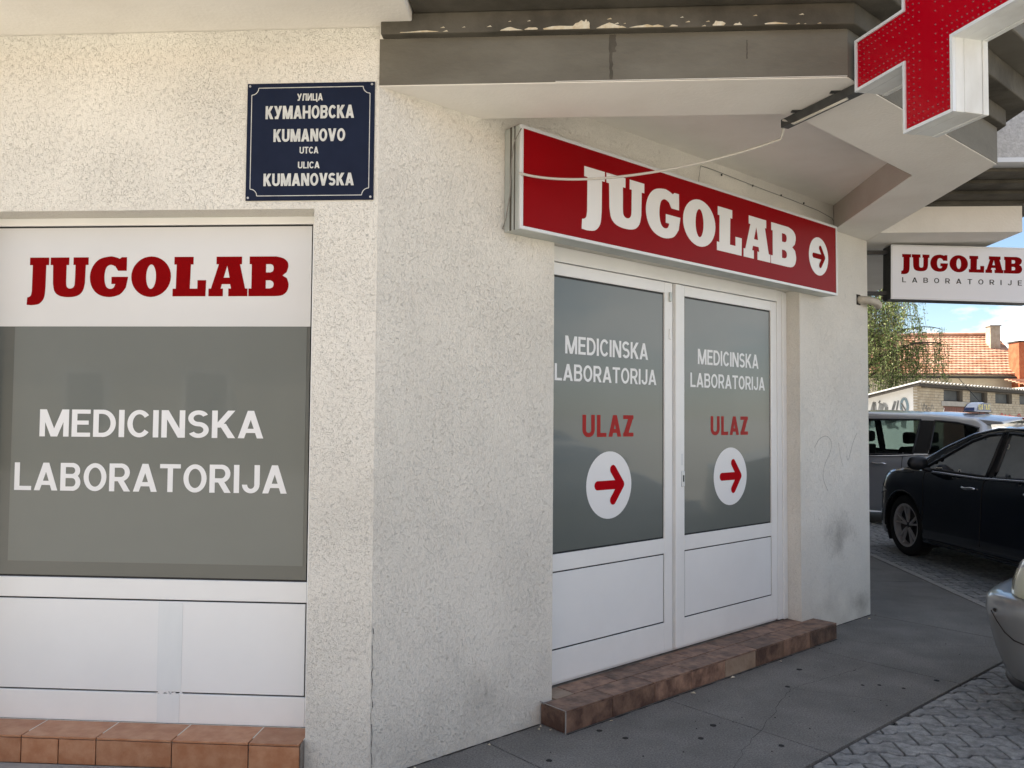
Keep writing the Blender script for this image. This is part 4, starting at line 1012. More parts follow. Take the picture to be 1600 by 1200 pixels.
    def Y(s, x, z):
        w = s.Wx(x); b = s.sh(x)
        if z < .34: w -= .05*((.34-z)/.2)**2
        if z > b-.15: w -= .03*min(1, (z-(b-.15))/.15)**2
        if z > b: w -= (z-b)*s.tumble+.012*min(1, (z-b)/.02)
        return max(0, w)
    def rk(s, p):
        x, y, z = p
        f = max(0, min(1, (x-(s.front-.9))/.9)); r_ = max(0, min(1, ((s.rear+.7)-x)/.7))
        x -= f*f*s.nr*max(0, z-.45)**1.5*2
        x -= f*f*.10*max(0, .40-z)
        x += r_*r_*s.tr*max(0, z-.5)
        return (x, y, z)
    def surf(s, x, z, side=1, off=0):
        p = s.rk((x, s.Y(x, z), z)); return (p[0], (p[1]+off)*side, p[2])
    def inside(s, poly, x, z):
        c = False; n = len(poly)
        for i in range(n):
            (x1, z1), (x2, z2) = poly[i], poly[(i+1) % n]
            if (z1 > z) != (z2 > z) and x < (x2-x1)*(z-z1)/(z2-z1)+x1: c = not c
        return c
    def snap(s, poly, x, z, tol):
        best = None; n = len(poly)
        for i in range(n):
            a, b = poly[i], poly[(i+1) % n]; dx, dz = b[0]-a[0], b[1]-a[1]; L = dx*dx+dz*dz
            t = max(0, min(1, ((x-a[0])*dx+(z-a[1])*dz)/L)); q = (a[0]+dx*t, a[1]+dz*t); d = math.hypot(x-q[0], z-q[1])
            if d < tol and (best is None or d < best[0]): best = (d, q)
        return best[1] if best else None
    def line(s, name, pts, r_, m, side=1, off=.001, step=.06, parent=None):
        out = []
        for a, b in zip(pts, pts[1:]):
            k = max(1, int(math.hypot(b[0]-a[0], b[1]-a[1])/step))
            for t in range(k): out.append(s.surf(a[0]+(b[0]-a[0])*t/k, a[1]+(b[1]-a[1])*t/k, side, off))
        out.append(s.surf(*pts[-1], side, off))
        return MB().tube(out, r_, 6).build(name, m, parent or s.root, smooth=True)
    def patch(s, name, poly, m, side=1, off=.004, n=14, bulge=0):
        """plate following the body surface inside a side-view outline"""
        xs = [p[0] for p in poly]; zs = [p[1] for p in poly]; mb = MB(); x0, x1 = min(xs), max(xs)
        rows = []
        for i in range(n+1):
            x = x0+(x1-x0)*(i+.001)/(n+.002)*.999
            cr = []
            for a in range(len(poly)):
                p, q = poly[a], poly[(a+1) % len(poly)]
                if (p[0]-x)*(q[0]-x) <= 0 and p[0] != q[0]: cr.append(p[1]+(q[1]-p[1])*(x-p[0])/(q[0]-p[0]))
            lo, hi = min(cr), max(cr); rows.append([s.surf(x, lo+(hi-lo)*k/6, side, off+bulge*math.sin(math.pi*k/6)*math.sin(math.pi*i/n)) for k in range(7)])
        v = [p for r_ in rows for p in r_]
        mb.add(v, [(i*7+k, (i+1)*7+k, (i+1)*7+k+1, i*7+k+1) for i in range(n) for k in range(6)])
        return mb.build(name, m, s.root, smooth=True, fix=False)
    def handle(s, x, z, m, side=1):
        pts = [s.surf(x-.10+.2*t/8, z+.004*math.sin(t), side, .004+.028*math.sin(math.pi*t/8)**.5) for t in range(9)]
        return MB().tube(pts, .014, 8).build('door_handle', m, s.root, smooth=True)
    def mirror(s, x, z, m, side=1):
        b = s.surf(x, z-.06, side, 0); c = Vector((b[0]+.02, b[1]+.14*side, z+.02)); vs = []; fs = []
        nx, ny = 12, 8
        for i in range(ny+1):
            ph = math.pi*i/ny
            for j in range(nx):
                th = 2*math.pi*j/nx; r_ = math.sin(ph)**.7
                vs.append((c.x+(.075 if math.cos(th) > 0 else .045)*r_*math.cos(th), c.y+side*(.115*r_*math.sin(th)), c.z+.075*math.cos(ph)))
        fs = [(i*nx+j, i*nx+(j+1) % nx, (i+1)*nx+(j+1) % nx, (i+1)*nx+j) for i in range(ny) for j in range(nx)]
        mi = MB().add(vs, fs).build('wing_mirror', m, s.root, smooth=True)
        MB().tube([b, (b[0]+.01, b[1]+.04*side, z-.05), (c.x, c.y-.04*side, z-.03)], .022, 8).build('mirror_foot', 'black', mi, smooth=True)
        return mi
    def seats(s, xs):
        for x in xs:
            for y in (.36, -.36):
                st = MB(); st.box(x-.02, x+.42, y-.24, y+.24, .30, .50)
                st.add([(x-.16, y-.22, .50), (x-.16, y+.22, .50), (x-.02, y+.22, .48), (x-.02, y-.22, .48), (x-.26, y-.18, 1.12), (x-.26, y+.18, 1.12), (x-.16, y+.18, 1.12), (x-.16, y-.18, 1.12)],
                       [(0, 3, 2, 1), (4, 5, 6, 7), (0, 1, 5, 4), (1, 2, 6, 5), (2, 3, 7, 6), (3, 0, 4, 7)])
                st.build('seat', 'interior', s.root, bevel=.03)
                MB().box(x-.28, x-.17, y-.12, y+.12, 1.16, 1.33).build('headrest', 'interior', s.root, bevel=.04)

# dark saloon parked along the lane
sal_top = [(-3.70, .98), (-3.45, 1.06), (-2.7, 1.22), (-2.2, 1.42), (-1.5, 1.485), (-1.05, 1.44), (-.65, 1.28), (-.18, 1.04), (.15, .985), (.66, .885), (.86, .80), (.93, .74)]
fwin = [(-.34, .985), (-.66, 1.13), (-1.02, 1.30), (-1.25, 1.365), (-1.44, 1.38), (-1.38, .97)]
rwin = [(-1.49, .965), (-1.53, 1.385), (-1.95, 1.36), (-2.40, 1.24), (-2.62, 1.10), (-2.57, 1.0)]
hd = math.atan2(.99, -.144)
c1 = Car('parked_saloon', 'dark blue saloon parked beside the pavement with chrome trim around its side windows', (4.66, 9.58), hd, 'paint_dark', sal_top, .91, .93, -3.70, .955, 2.70, .335, [('f', fwin), ('r', rwin)], (-.92, -.30), (-3.0, -2.2), nose_rake=.22, cf=.8)
for sd in (1, -1):
    c1.line('chrome_strip', [(-.30, .965), (-1.3, .95), (-2.6, .985)], .011, 'chrome', sd, .006)
    c1.line('door_gap', [(-.40, .955), (-.40, .60), (-.36, .32)], .004, 'hole', sd)
    c1.line('door_gap', [(-1.38, .94), (-1.35, .60), (-1.32, .30)], .004, 'hole', sd)
    c1.line('sill_strip', [(-.45, .235), (-2.2, .235)], .010, 'black', sd, .01)
    c1.line('roof_edge', [(-.22, 1.03), (-.62, 1.225), (-1.0, 1.365), (-1.35, 1.43), (-1.8, 1.425), (-2.3, 1.33)], .010, 'chrome', sd, -.002)
    c1.handle(-1.18, .845, 'chrome', sd); c1.handle(-2.05, .855, 'chrome', sd)
    c1.mirror(-.50, 1.03, 'black', sd)
    c1.patch('headlight', [(.33, .70), (.50, .765), (.78, .735), (.90, .69), (.86, .61), (.6, .635)], 'lamp', sd, .004)
    c1.line('wheel_arch_lip', [(.385*math.cos(t), .335+.385*math.sin(t)) for t in lin(-.1, math.pi+.1, 16)], .010, 'black', sd, -.004)
    c1.patch('window_pillar', [(-1.385, .975), (-1.45, 1.375), (-1.525, 1.38), (-1.485, .975)], 'black', sd, .003, n=6)
c1.line('bonnet_gap', [(-.2, .94), (.35, .90), (.75, .815)], .003, 'hole', 1)
c1.seats((-1.2, -2.1))
MB().box(-.62, -.25, -.66, .66, .6, .93).build('dashboard', 'interior', c1.root, bevel=.05)

# silver people carrier with a taxi sign
mpv_top = [(-3.62, .95), (-3.60, 1.28), (-3.48, 1.50), (-3.25, 1.585), (-2.6, 1.635), (-1.6, 1.66), (-.9, 1.62), (-.45, 1.50), (.15, 1.16), (.40, 1.03), (.75, .90), (.88, .78), (.92, .70)]
w1 = [(-.10, 1.07), (-.50, 1.33), (-.80, 1.46), (-1.10, 1.505), (-1.10, 1.03)]
w2 = [(-1.18, 1.02), (-1.18, 1.515), (-2.50, 1.51), (-2.46, 1.03), (-1.75, 1.0)]
w3 = [(-2.68, 1.04), (-2.70, 1.50), (-3.0, 1.475), (-3.34, 1.405), (-3.32, 1.35), (-3.0, 1.09)]
mp = Car('silver_taxi', 'silver people carrier with a blue and yellow taxi sign on its roof', (3.84, 14.19), math.atan2(.747, -.665), 'paint_silver', mpv_top, .90, .92, -3.65, 1.0, 2.72, .335, [('a', w1), ('b', w2), ('c', w3)], (-.75, .1), (-3.645, -3.42), nose_rake=.2, tail_rake=.20, cr=.42)
for sd in (1, -1):
    mp.line('chrome_strip', [(-.15, 1.045), (-1.2, .995), (-1.75, .975), (-2.2, .995), (-2.9, 1.045), (-3.15, 1.14)], .012, 'chrome', sd, .004)
    mp.line('door_gap', [(-1.2, .99), (-1.2, .5), (-1.15, .30)], .004, 'hole', sd)
    mp.line('door_gap', [(-2.33, .99), (-2.33, .75)], .004, 'hole', sd)
    mp.handle(-1.0, .87, 'paint_silver', sd); mp.handle(-2.0, .88, 'chrome', sd)
    mp.patch('tail_light', [(-3.30, .90), (-3.38, 1.10), (-3.60, 1.12), (-3.62, .84), (-3.42, .82)], 'lamp_red', sd, .005)
    mp.mirror(-.2, 1.12, 'paint_silver', sd)
    mp.patch('window_pillar', [(-1.09, 1.04), (-1.09, 1.50), (-1.19, 1.51), (-1.19, 1.04)], 'black', sd, .003, n=6)
    mp.patch('window_pillar', [(-2.45, 1.045), (-2.49, 1.505), (-2.71, 1.50), (-2.69, 1.05)], 'black', sd, .003, n=6)
mp.seats((-.95, -1.95))
# rear glass and spoiler across the tail
def tailpt(y, z, o=0): return (-3.645+.12*(abs(y)/.8)**2.5+.20*max(0, z-.5)-o+(.10*max(0, z-1.3)), y, z)
mb = MB(); vs = [tailpt(.70*(j/6*2-1)*(1-.14*max(0, (z-1.05)/.45)), z, .012) for z in lin(1.05, 1.47, 5) for j in range(7)]
mb.add(vs, [(i*7+j, i*7+j+1, (i+1)*7+j+1, (i+1)*7+j) for i in range(5) for j in range(6)])
mb.build('rear_glass', 'car_glass', mp.root, smooth=True, fix=False)
mb = MB(); vs = []
for y in lin(-.66, .66, 10):
    k = .06*(abs(y)/.66)**2
    vs += [(-3.10, y, 1.600-k), (-3.60+k, y, 1.555-k), (-3.62+k, y, 1.520-k), (-3.2, y, 1.50-k)]
mb.add(vs, [(i*4+a, (i+1)*4+a, (i+1)*4+(a+1) % 4, i*4+(a+1) % 4) for i in range(10) for a in range(4)]+[(0, 1, 2, 3), (43, 42, 41, 40)])
sp_ = mb.build('roof_spoiler', 'paint_silver', mp.root, smooth=False, bevel=.01)
MB().box(-3.632, -3.60, -.16, .16, 1.522, 1.548).build('brake_light', 'lamp_red', sp_)
MB().tube([(-2.95, -.1, 1.62), (-3.02, -.1, 1.70)], .012, 8).build('antenna_base', 'black', mp.root)
MB().tube([(-3.02, -.1, 1.70), (-2.66, -.1, 2.14)][::1], .0045, 6).build('antenna', 'black', mp.root)
# taxi roof sign (its face looks to the left of the car)
tx = thing('taxi_roof_sign', 'white and blue domed taxi roof sign with yellow lettering, on the silver car', 'taxi sign', (0, 0, 0), world=False)
pr = [(-.30, 0), (-.27, .07), (-.17, .135), (-.05, .165), (.05, .165), (.17, .135), (.27, .07), (.30, 0)]
mb = MB(); nlev = 8; vs = []
for k in range(nlev+1):
    y = -.10+.20*k/nlev; q = 1-(abs(y)/.10)**4*.12
    vs += [(p[0]*q, y, p[1]*q) for p in pr]
mb.add(vs, [(k*8+a, (k+1)*8+a, (k+1)*8+a+1, k*8+a+1) for k in range(nlev) for a in range(7)]+[tuple(range(7, -1, -1)), tuple(nlev*8+a for a in range(8))])
mb.build('sign_shell', 'taxi_white', tx, smooth=False, bevel=.012)
for sd in (1, -1):
    mb = MB(); mb.add([(p[0]*.90, .104*sd, .010+p[1]*.86) for p in pr], [tuple(range(8)) if sd < 0 else tuple(range(7, -1, -1))]); mb.build('blue_panel', 'taxi_blue', tx, fix=False)
    sans('lettering', '024 TAXI'.replace(' ', '|'), (lambda x, o_, z: (-x*sd, (.105+o_)*sd, z)), -.22, .22, .030, .125, 'taxi_yellow', tx, sw=.2, gap=.1)
    mb = MB(); mb.add([(.309*sd, -.075, .010), (.309*sd, .075, .010), (.283*sd, .07, .068), (.283*sd, -.07, .068)], [(0, 1, 2, 3)]); mb.build('blue_end_panel', 'taxi_blue', tx, fix=False)
MB().box(-.31, .31, -.105, .105, -.012, 0).build('sign_base', 'black', tx, bevel=.004)
mw = Matrix.Translation((3.84, 14.19, 0)) @ Matrix.Rotation(math.atan2(.747, -.665), 4, 'Z')
p_ = mw @ Vector((-2.95, -.05, 1.63)); tx.location = p_; tx.rotation_euler = (0, 0, math.atan2(.747, -.665)+math.pi/2); tx.scale = (.86, .86, .80)

# pale silver car nosing in on the right
h_top = [(-3.25, 1.0), (-3.2, 1.2), (-2.9, 1.42), (-1.6, 1.50), (-.9, 1.46), (-.3, 1.25), (.1, 1.04), (.45, .93), (.66, .83), (.78, .72), (.80, .66)]
hw = [(-.15, 1.0), (-.6, 1.24), (-1.1, 1.38), (-2.6, 1.36), (-2.8, 1.1), (-2.7, .98)]
hc = Car('parked_hatchback', 'pale silver car in the right foreground, only its yellowed headlight and bumper corner in view', (3.245, 4.385), R(135), 'paint_pale', h_top, .85, .80, -3.25, .93, 2.5, .30, [('s', hw)], (-.6, .0), (-3.2, -2.85), nose_rake=.12, cf=.42, nf=3.0, zs=.17)
def bump_pt(a, z, sd=1, off=0):
    # a 0..1 from the wheel arch round the corner to the middle of the nose
    lv = ((.185, -.105), (.24, -.075), (.34, -.04), (.46, -.012), (.54, 0), (.600, -.006), (.618, -.03), (.622, -.075), (.6225, -.2))
    d = interp(lv, z)+off
    hw_, fx = .885+d, .86+d; x0 = .40
    if a < .12: return (x0*(a/.12)**0-.06*(1-a/.12)+.0, hw_*sd, z)
    t = (a-.12)/.88*math.pi/2; n = 3.6
    c, s2 = math.cos(t), math.sin(t)
    return (x0+(fx-x0)*abs(s2)**(2/n)*1.0, hw_*abs(c)**(2/n)*sd, z)
zl = [.185, .21, .24, .29, .34, .40, .46, .50, .54, .57, .60, .611, .618, .622, .6225]
for sd in (1, -1):
    mb = MB(); al = [k/40 for k in range(41)]
    mb.add([bump_pt(a, z, sd) for a in al for z in zl], [(i*15+k, (i+1)*15+k, (i+1)*15+k+1, i*15+k+1) for i in range(40) for k in range(14)])
    mb.build('front_bumper', 'paint_pale', hc.root, smooth=True)
    hc.patch('headlight', [(.30, .68), (.42, .80), (.60, .79), (.74, .72), (.76, .63), (.62, .625), (.42, .63)], 'lamp_beige', sd, .010, bulge=.018)
    def bl(name, pts, r_, m): return MB().tube([bump_pt(a, z, sd, .0008) for a, z in pts], r_, 6).build(name, m, hc.root, smooth=True)
    bl('cover_gap', [(.46, .545), (.40, .50), (.34, .455), (.28, .425), (.22, .415), (.18, .43), (.155, .47), (.15, .52), (.17, .575)], .0035, 'hole')
    bl('sensor', [(.42, .555), (.40, .553)], .009, 'hole')
    bl('lower_lip', [(a, .19) for a in lin(.14, 1, 16)], .026, 'black')
    MB().tube([hc.surf(x, z, sd, .002) for x, z in ((.10, .86), (.24, .70), (.30, .62), (.34, .60))], .0035, 6).build('wing_gap', 'hole', hc.root, smooth=True)
    hc.handle(-.9, .82, 'paint_pale', sd); hc.mirror(-.2, 1.02, 'paint_pale', sd)
hc.seats((-.95, -1.9))

# ---------------------------------------------------------------- garage across the lane
GX, GY = 9.07, 22.0
ga = thing('brick_garage', 'low brick garage with a corrugated roof, small high windows and a white end wall', 'garage', (GX, GY, 0))
def GF(t, o_, z): return (GX+t*S2+o_*S2, GY+t*S2-o_*S2, z)
def GS(t, o_, z): return (GX-t*S2-o_*S2, GY+t*S2-o_*S2, z)       # end wall: along away, out to the left
wins_t = [(1.93, 3.30), (3.83, 5.22), (5.88, 7.36), (8.05, 9.5)]
ts = [.25, 1.90, 1.93, 3.30, 3.83, 5.22, 5.33, 5.88, 7.36, 8.05, 9.5, 13]
zs_ = [-.03, 1.90, 2.04, 2.36, 2.42]
hl = {(2, 2), (4, 2), (7, 2), (9, 2), (1, 0), (2, 0), (3, 0), (4, 0), (5, 0)}
holed(GF, ts, zs_, hl, .25).build('front_wall', 'mortar', ga)
mb = MB(GF); bw, bh = .26, .075
row = 0; z = 1.0
while z < 2.40:
    t = -.0+(bw/2 if row % 2 else 0)-.13
    while t < 10.5:
        a, b = max(t, .003), t+bw-.012; z1 = z+bh-.012
        cutw = [(w0, w1) for w0, w1 in wins_t if z1 > 2.04 and z < 2.36]+([(1.90, 5.33)] if z < 2.04 else [])
        segs = [(a, b)]
        for w0, w1 in cutw:
            ns = []
            for p, q in segs:
                if q <= w0 or p >= w1: ns.append((p, q))
                else:
                    if p < w0-.03: ns.append((p, w0-.004))
                    if q > w1+.03: ns.append((w1+.004, q))
            segs = ns
        for p, q in segs:
            if q-p > .02: mb.box(p, q, .001, .012+random.random()*.006, z, z1)
        t += bw
    z += bh; row += 1
kind(mb.build('bricks', 'brick', ga, fix=False), 'stuff')
MB(GF).box(1.75, 5.45, .001, .03, 1.905, 2.035).build('lintel', 'lintel', ga)
for a, b in wins_t:
    f_ = MB(GF); f_.box(a, b, -.14, -.08, 2.04, 2.06); f_.box(a, b, -.14, -.08, 2.34, 2.36); f_.box(a, a+.03, -.14, -.08, 2.06, 2.34); f_.box(b-.14, b, -.14, -.08, 2.06, 2.34)
    f_ = f_.build('window', 'dark_wood', ga)
    MB(GF).box(a+.03, b-.14, -.12, -.10, 2.06, 2.34).build('pane', 'old_glass', f_)
dr = MB(GF).box(1.90, 5.33, -.12, -.10, 0, 1.90).build('garage_door', 'dark_wood', ga)
t = 1.905
while t < 5.3:
    MB(GF).box(t, min(t+.125, 5.325), -.099, -.085-random.random()*.006, .02, 1.895).build('door_board', 'garage_door', dr); t += .135
# end wall, white, under a sloping verge
mb = MB(); L_ = 6.0
pts = [(0, -.03), (L_, -.03), (L_, 2.42-.235*L_), (0, 2.42)]
mb.prism_ax([(p[0], p[1]) for p in pts], .0, .25, lambda p, a: GS(p[0], -a, p[1]))
mb.build('end_wall', 'white_wall', ga)
# mural: grey and white abstract strokes
def mural():
    strokes = []
    rnd = random.Random(3)
    shapes = [([(1.17, 1.35), (1.10, 1.75), (1.02, 1.98), (.98, 1.6)], .035, 'spray'), ([(1.05, 1.9), (.98, 1.35)], .03, 'spray_dark'), ([(.95, 1.3), (.90, 1.7), (.84, 1.95)], .045, 'spray'),
              ([(.84, 1.75), (.78, 1.92), (.70, 1.85), (.72, 1.66), (.80, 1.62), (.84, 1.75)], .05, 'spray'), ([(.70, 1.5), (.62, 1.3)], .06, 'spray'), ([(.60, 1.35), (.56, 1.65), (.46, 2.0)], .035, 'spray'),
              ([(.52, 1.35), (.46, 1.6), (.38, 2.02)], .022, 'spray'), ([(.44, 1.5), (.56, 1.46), (.66, 1.52)], .03, 'spray_dark'), ([(.40, 1.3), (.52, 1.34), (.64, 1.3)], .03, 'spray'),
              ([(.20, 1.62), (.14, 1.85), (.20, 2.06), (.29, 2.0), (.30, 1.78), (.20, 1.62)], .035, 'spray_blue'), ([(.16, 1.7), (.30, 1.95)], .018, 'spray_dark'), ([(.22, 1.6), (.30, 1.86)], .012, 'spray_dark'),
              ([(.27, 1.32), (.25, 1.6)], .05, 'spray'), ([(.90, 1.95), (.86, 2.02)], .02, 'spray_dark')]
    mu = None
    for k, (pts, w_, m_) in enumerate(shapes):
        mb = MB(); P_ = cr_(pts)
        for i, (a, b) in enumerate(zip(P_, P_[1:])):
            dx, dz = b[0]-a[0], b[1]-a[1]; L = math.hypot(dx, dz) or 1; nx, nz = -dz/L*w_, dx/L*w_; lf = .002+k*.0012+(i % 2)*.0003
            mb.poly([GS(a[0]-nx, lf, a[1]-nz), GS(b[0]-nx, lf, b[1]-nz), GS(b[0]+nx, lf, b[1]+nz), GS(a[0]+nx, lf, a[1]+nz)])
        mb.build('mural_stroke', m_, ga, fix=False)
mural()
def tagline(pts, m_, w_=.014, T=GF, lf=.022):
    mb = MB(); P_ = cr_(pts)
    for i, (a, b) in enumerate(zip(P_, P_[1:])):
        dx, dz = b[0]-a[0], b[1]-a[1]; L = math.hypot(dx, dz) or 1; nx, nz = -dz/L*w_, dx/L*w_
        mb.poly([T(a[0]-nx, lf+(i % 2)*.0006, a[1]-nz), T(b[0]-nx, lf+(i % 2)*.0006, b[1]-nz), T(b[0]+nx, lf+(i % 2)*.0006, b[1]+nz), T(a[0]+nx, lf+(i % 2)*.0006, a[1]+nz)])
    return mb.build('graffiti_line', m_, ga, fix=False)
tagline([(.45, 1.95), (.55, 1.75), (.62, 1.95), (.72, 1.80), (.80, 1.9), (.78, 1.72), (.92, 1.85), (1.02, 1.75), (1.12, 1.92), (1.25, 1.8)], 'spray_dark', .010)
tagline([(.5, 1.7), (.8, 1.68), (1.1, 1.72)], 'spray_dark', .007)
tagline([(2.05, 1.55), (2.2, 1.85), (2.1, 1.5), (2.35, 1.65), (2.3, 1.52), (2.5, 1.62), (2.65, 1.5), (2.85, 1.6)], 'vinyl', .012, lf=-.080)
tagline([(6.4, 1.55), (6.3, 1.68), (6.45, 1.72), (6.6, 1.6), (6.7, 1.7), (6.9, 1.58), (7.1, 1.7), (7.3, 1.55)], 'spray_red', .02)
tagline([(7.9, 1.5), (7.8, 1.65), (8.0, 1.72), (8.15, 1.6), (8.0, 1.5), (8.3, 1.5)], 'spray_red', .02)
# corrugated roof
mb = MB(); NT = 330; t0_, t1_ = -.30, 13.2; D_ = 6.2
zr = lambda o_, t: 2.505+.235*o_*0+(.235)*(o_)  # height along the fall, o_ out to the front is higher
vs = []
for i in range(NT+1):
    t = t0_+(t1_-t0_)*i/NT; w_ = .024*math.sin(2*math.pi*t/.245)
    for o_ in (.30, -D_):
        zz = 2.50+.235*(o_-.30)*1.0+w_
        vs += [GF(t, o_, zz+.008), GF(t, o_, zz-.008)]
fs = []
for i in range(NT):
    a, b = i*4, (i+1)*4; fs += [(a, b, b+2, a+2), (a+1, a+3, b+3, b+1), (a, a+1, b+1, b)]
mb.add(vs, fs); mb.build('corrugated_roof', 'corrugated', ga, fix=False)
for k in (0, 1, 2, 3, 4, 5, 6, 7, 8, 9):
    MB(GF).box(.4+k*1.3, .48+k*1.3, -5, .26, 2.42-.07, 2.42) if False else None
MB(GF).box(-.28, 13, .13, .24, 2.385, 2.455).build('front_purlin', 'dark_wood', ga)
MB(GF).box(.45, 13, .0195, .125, 2.365, 2.45).build('eaves_board', 'dark_wood', ga)
mb = MB(); mb.add([GF(-.29, .28, 2.40), GF(-.29, -D_, 2.40-.235*(D_+.28)), GF(-.22, -D_, 2.40-.235*(D_+.28)), GF(-.22, .28, 2.40), GF(-.29, .28, 2.465), GF(-.29, -D_, 2.465-.235*(D_+.28)), GF(-.22, -D_, 2.465-.235*(D_+.28)), GF(-.22, .28, 2.465)],
   [(0, 3, 2, 1), (4, 5, 6, 7), (0, 1, 5, 4), (1, 2, 6, 5), (2, 3, 7, 6), (3, 0, 4, 7)]); mb.build('verge_board', 'dark_wood', ga)

# ---------------------------------------------------------------- tiled house behind
HY = 38.0
ho = thing('tiled_house', 'long cream house with a sagging orange clay tile roof behind the garage', 'house', (16, HY, 0))
MB().box(11.5, 20.25, HY+.4, HY+5.9, -.03, 3.72).build('wall', 'house_wall', ho)
e0, e1 = 3.56, 5.62; dY = 3.1
slope_len = math.hypot(e1-e0, dY)
def RP(x, u_, lift=0):
    sag = -.07*math.sin(max(0, min(1, (x-13)/6))*math.pi)*u_-.03*math.sin(x*1.7)*u_*.6
    return (x, HY+.1+dY*u_, e0+(e1-e0)*u_+sag+lift)
under = MB(); xs = lin(11.2, 20.95, 24)
xr = lambda u_: 20.25-.75*u_ if u_ < 1 else 19.5
under.add([RP(x, u_) for u_ in (0, 1) for x in xs], [(i, i+1, 25+i+1, 25+i) for i in range(24)]); 
under.add([RP(x, 1) for x in xs]+[(x, HY+.1+2*dY, e0) for x in xs], [(i, i+1, 25+i+1, 25+i) for i in range(24)])
roof = under.build('roof', 'roof_tile', ho, fix=False)
MB().prism_ax([(HY+.35, 3.70), (HY+dY+.1, 5.50), (HY+2*dY-.1, 3.70)], 20.5, 20.7, lambda p, a: (a, p[0], p[1])).build('gable', 'house_wall', ho)
mb = MB(); rows_ = 16
for r_ in range(rows_):
    u0_, u1_ = r_/rows_, (r_+1.25)/rows_; u1_ = min(u1_, 1.0); x = 11.2+(.09 if r_ % 2 else 0); wob = random.uniform(-.01, .01)
    while x < 20.95:
        w_ = .185; l0 = .075+random.uniform(-.008, .008); a = RP(x, u0_, l0); b = RP(x+w_-.004, u0_, l0); c = RP(x+w_-.004, u1_, .02); d = RP(x, u1_, .02)
        m0 = RP(x+w_/2, u0_, l0+.012); m1 = RP(x+w_/2, u1_, .03)
        a_, b_ = RP(x, u0_, l0-.035), RP(x+w_-.004, u0_, l0-.035)
        if x+w_ < 20.95: mb.add([a, m0, b, c, m1, d, a_, b_], [(0, 1, 4, 5), (1, 2, 3, 4), (0, 6, 7, 2, 1)])
        x += w_
kind(mb.build('roof_tiles', 'roof_tile', ho, fix=False), 'stuff')
mb = MB().tube([RP(x, 1, .09) for x in xs], .10, 8).build('ridge', 'roof_tile', ho, smooth=True)
MB().box(11.3, 20.14, HY-.08, HY+.1, 3.40, 3.50).build('gutter', 'dark_wood', ho, bevel=.02)
ch = MB().box(20.10, 20.55, HY+2.05, HY+2.5, 4.6, 5.98).build('chimney', 'brick', roof)
MB().box(20.06, 20.59, HY+2.0, HY+2.55, 5.982, 6.04).build('chimney_cap', 'lintel', ho)
rbx = thing('red_brick_house', 'red brick building with a flat top against the right end of the tiled roof', 'house', (22.5, HY, 0))
MB().box(20.16, 26, HY-.25, HY+.62, -.03, 5.02).build('wall', 'red_brick', rbx)
MB().box(20.12, 26.05, HY-.3, HY+.66, 5.022, 5.08).build('coping', 'dark_wood', rbx)
an = thing('lean_to', 'low lean-to with a tiled roof at the right end of the cream house', 'shed', (20.5, HY-2, 0))
MB().box(19.6, 26, HY-2.2, HY-.26, -.03, 2.95).build('wall', 'house_wall', an)
mb = MB()
for r_ in range(7):
    mb.box(19.5, 26, HY-2.4+r_*.3, HY-2.08+r_*.3, 2.98+r_*.055, 3.03+r_*.055)
kind(mb.build('roof_tiles', 'roof_tile', an), 'stuff')

# unseen low house added behind the viewer so the glass has something to reflect
op = thing('reflection_house', 'added unseen low cream house with dark windows, put there to be mirrored in the shop glass', 'house', (0, -14, 0))
MB().box(-22, 20, -20, -14, -.03, 4.2).build('wall', 'house_wall', op)
MB().prism_ax([(-20.4, 4.2), (-17, 6.4), (-13.6, 4.2)], -22.3, 20.3, lambda p, a: (a, p[0], p[1])).build('roof', 'roof_tile', op)
for k in range(12):
    f_ = MB().box(-20+k*3.3, -18.7+k*3.3, -14.02, -13.97, 1.1, 2.7).build('window', 'pvc', op)
    MB().box(-19.9+k*3.3, -18.8+k*3.3, -13.969, -13.96, 1.2, 2.6).build('pane', 'old_glass', f_)

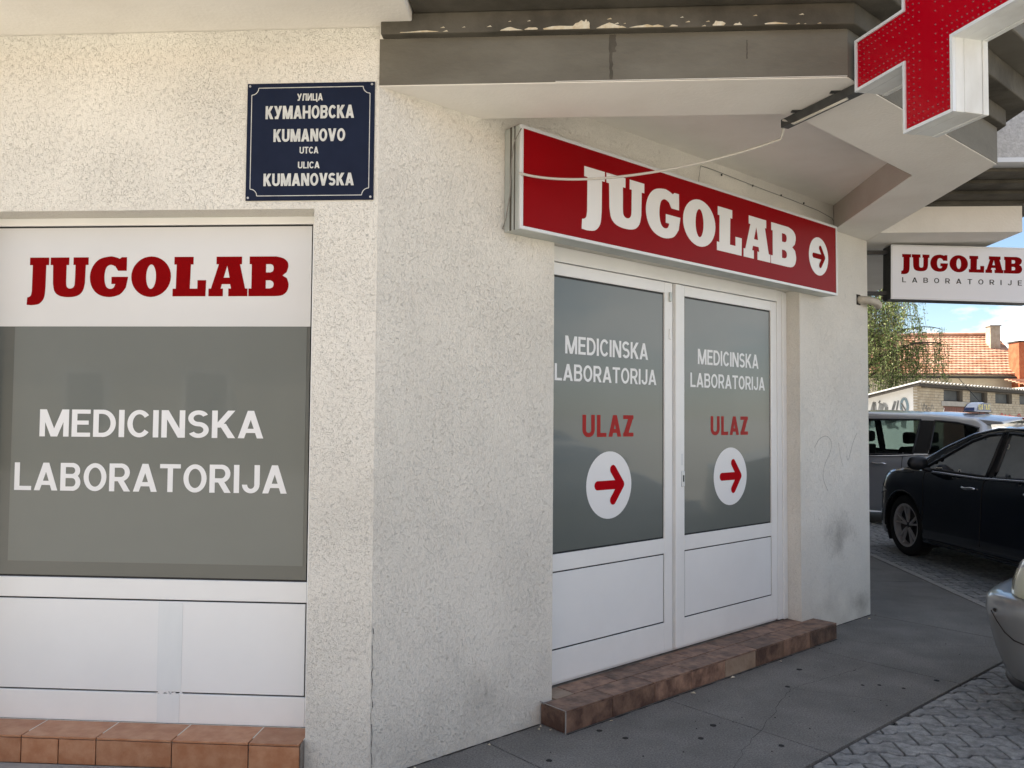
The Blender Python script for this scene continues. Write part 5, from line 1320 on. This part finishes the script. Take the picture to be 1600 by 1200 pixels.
# ---------------------------------------------------------------- weeping birch behind the garage
tr = thing('weeping_birch', 'weeping birch with pale trunk and hanging yellow-green leaves behind the garage', 'tree', (9.75, 27.5, 0))
rnd = random.Random(11)
trunk = [(9.75, 27.5, -.03), (9.85, 27.5, 1.5), (9.80, 27.6, 3.0), (9.95, 27.5, 4.6), (9.90, 27.5, 6.2), (10.0, 27.5, 7.4)]
MB().tube(trunk, [.20, .17, .15, .12, .08, .03], 10).build('trunk', 'bark', tr, smooth=True)
lv, lv2, tw = MB(), MB(), MB()
def leafq(mb, p, s__):
    a = Vector((rnd.gauss(0, 1), rnd.gauss(0, 1), rnd.gauss(0, 1))).normalized(); b = a.cross(Vector((rnd.gauss(0, 1), rnd.gauss(0, 1), rnd.gauss(0, 1)))).normalized()
    mb.add([tuple(p-a*s__), tuple(p+b*s__*.5), tuple(p+a*s__), tuple(p-b*s__*.5)], [(0, 1, 2, 3)])
def hang(start, length, n):
    p = Vector(start); pts = [tuple(p)]; dx, dy = rnd.uniform(-.05, .05), rnd.uniform(-.04, .04)
    steps = max(3, int(length/.25))
    for i in range(steps):
        p = p+Vector((dx+rnd.uniform(-.04, .04), dy+rnd.uniform(-.03, .03), -length/steps)); pts.append(tuple(p))
        for k in range(n): leafq(lv2 if rnd.random() < .45 else lv, p+Vector((rnd.gauss(0, .045), rnd.gauss(0, .045), rnd.uniform(0, .25))), rnd.uniform(.022, .042))
    tw.tube(pts, .005, 3)
for k in range(46):
    h0 = rnd.uniform(2.6, 7.2); az = rnd.uniform(0, 2*math.pi); L = rnd.uniform(.9, 2.3)*(1 if h0 < 6 else .8)
    if k < 6: az = rnd.uniform(-.5, .3); L = (1.7, 1.9, 1.5, 1.2, 1.6, 1.0)[k]; h0 = (3.9, 3.3, 4.4, 5.2, 2.9, 5.9)[k]
    st = Vector((9.9, 27.5, h0)); br_ = []
    for i in range(9):
        t = i/8; br_.append(tuple(st+Vector((math.cos(az)*L*t, math.sin(az)*L*t, .75*math.sin(t*2.0)*L*.45))))
    tw.tube(br_, [.035*(1-i/9.5)+.006 for i in range(9)], 5)
    for i in range(2, 9):
        for q in range(3):
            b0 = Vector(br_[i])+Vector((rnd.gauss(0, .14), rnd.gauss(0, .14), rnd.uniform(-.05, .08)))
            hang(b0, rnd.uniform(.7, 2.1), 9)
kind(lv.build('crown', 'leaf', tr, fix=False), 'stuff')
kind(lv2.build('pale_leaves', 'leaf_pale', tr, fix=False), 'stuff')  # paler yellow-green leaves, mixed in at random
kind(tw.build('twigs', 'twig', tr, fix=False), 'stuff')

for o in bpy.data.objects:
    if '_o' in o: del o['_o']
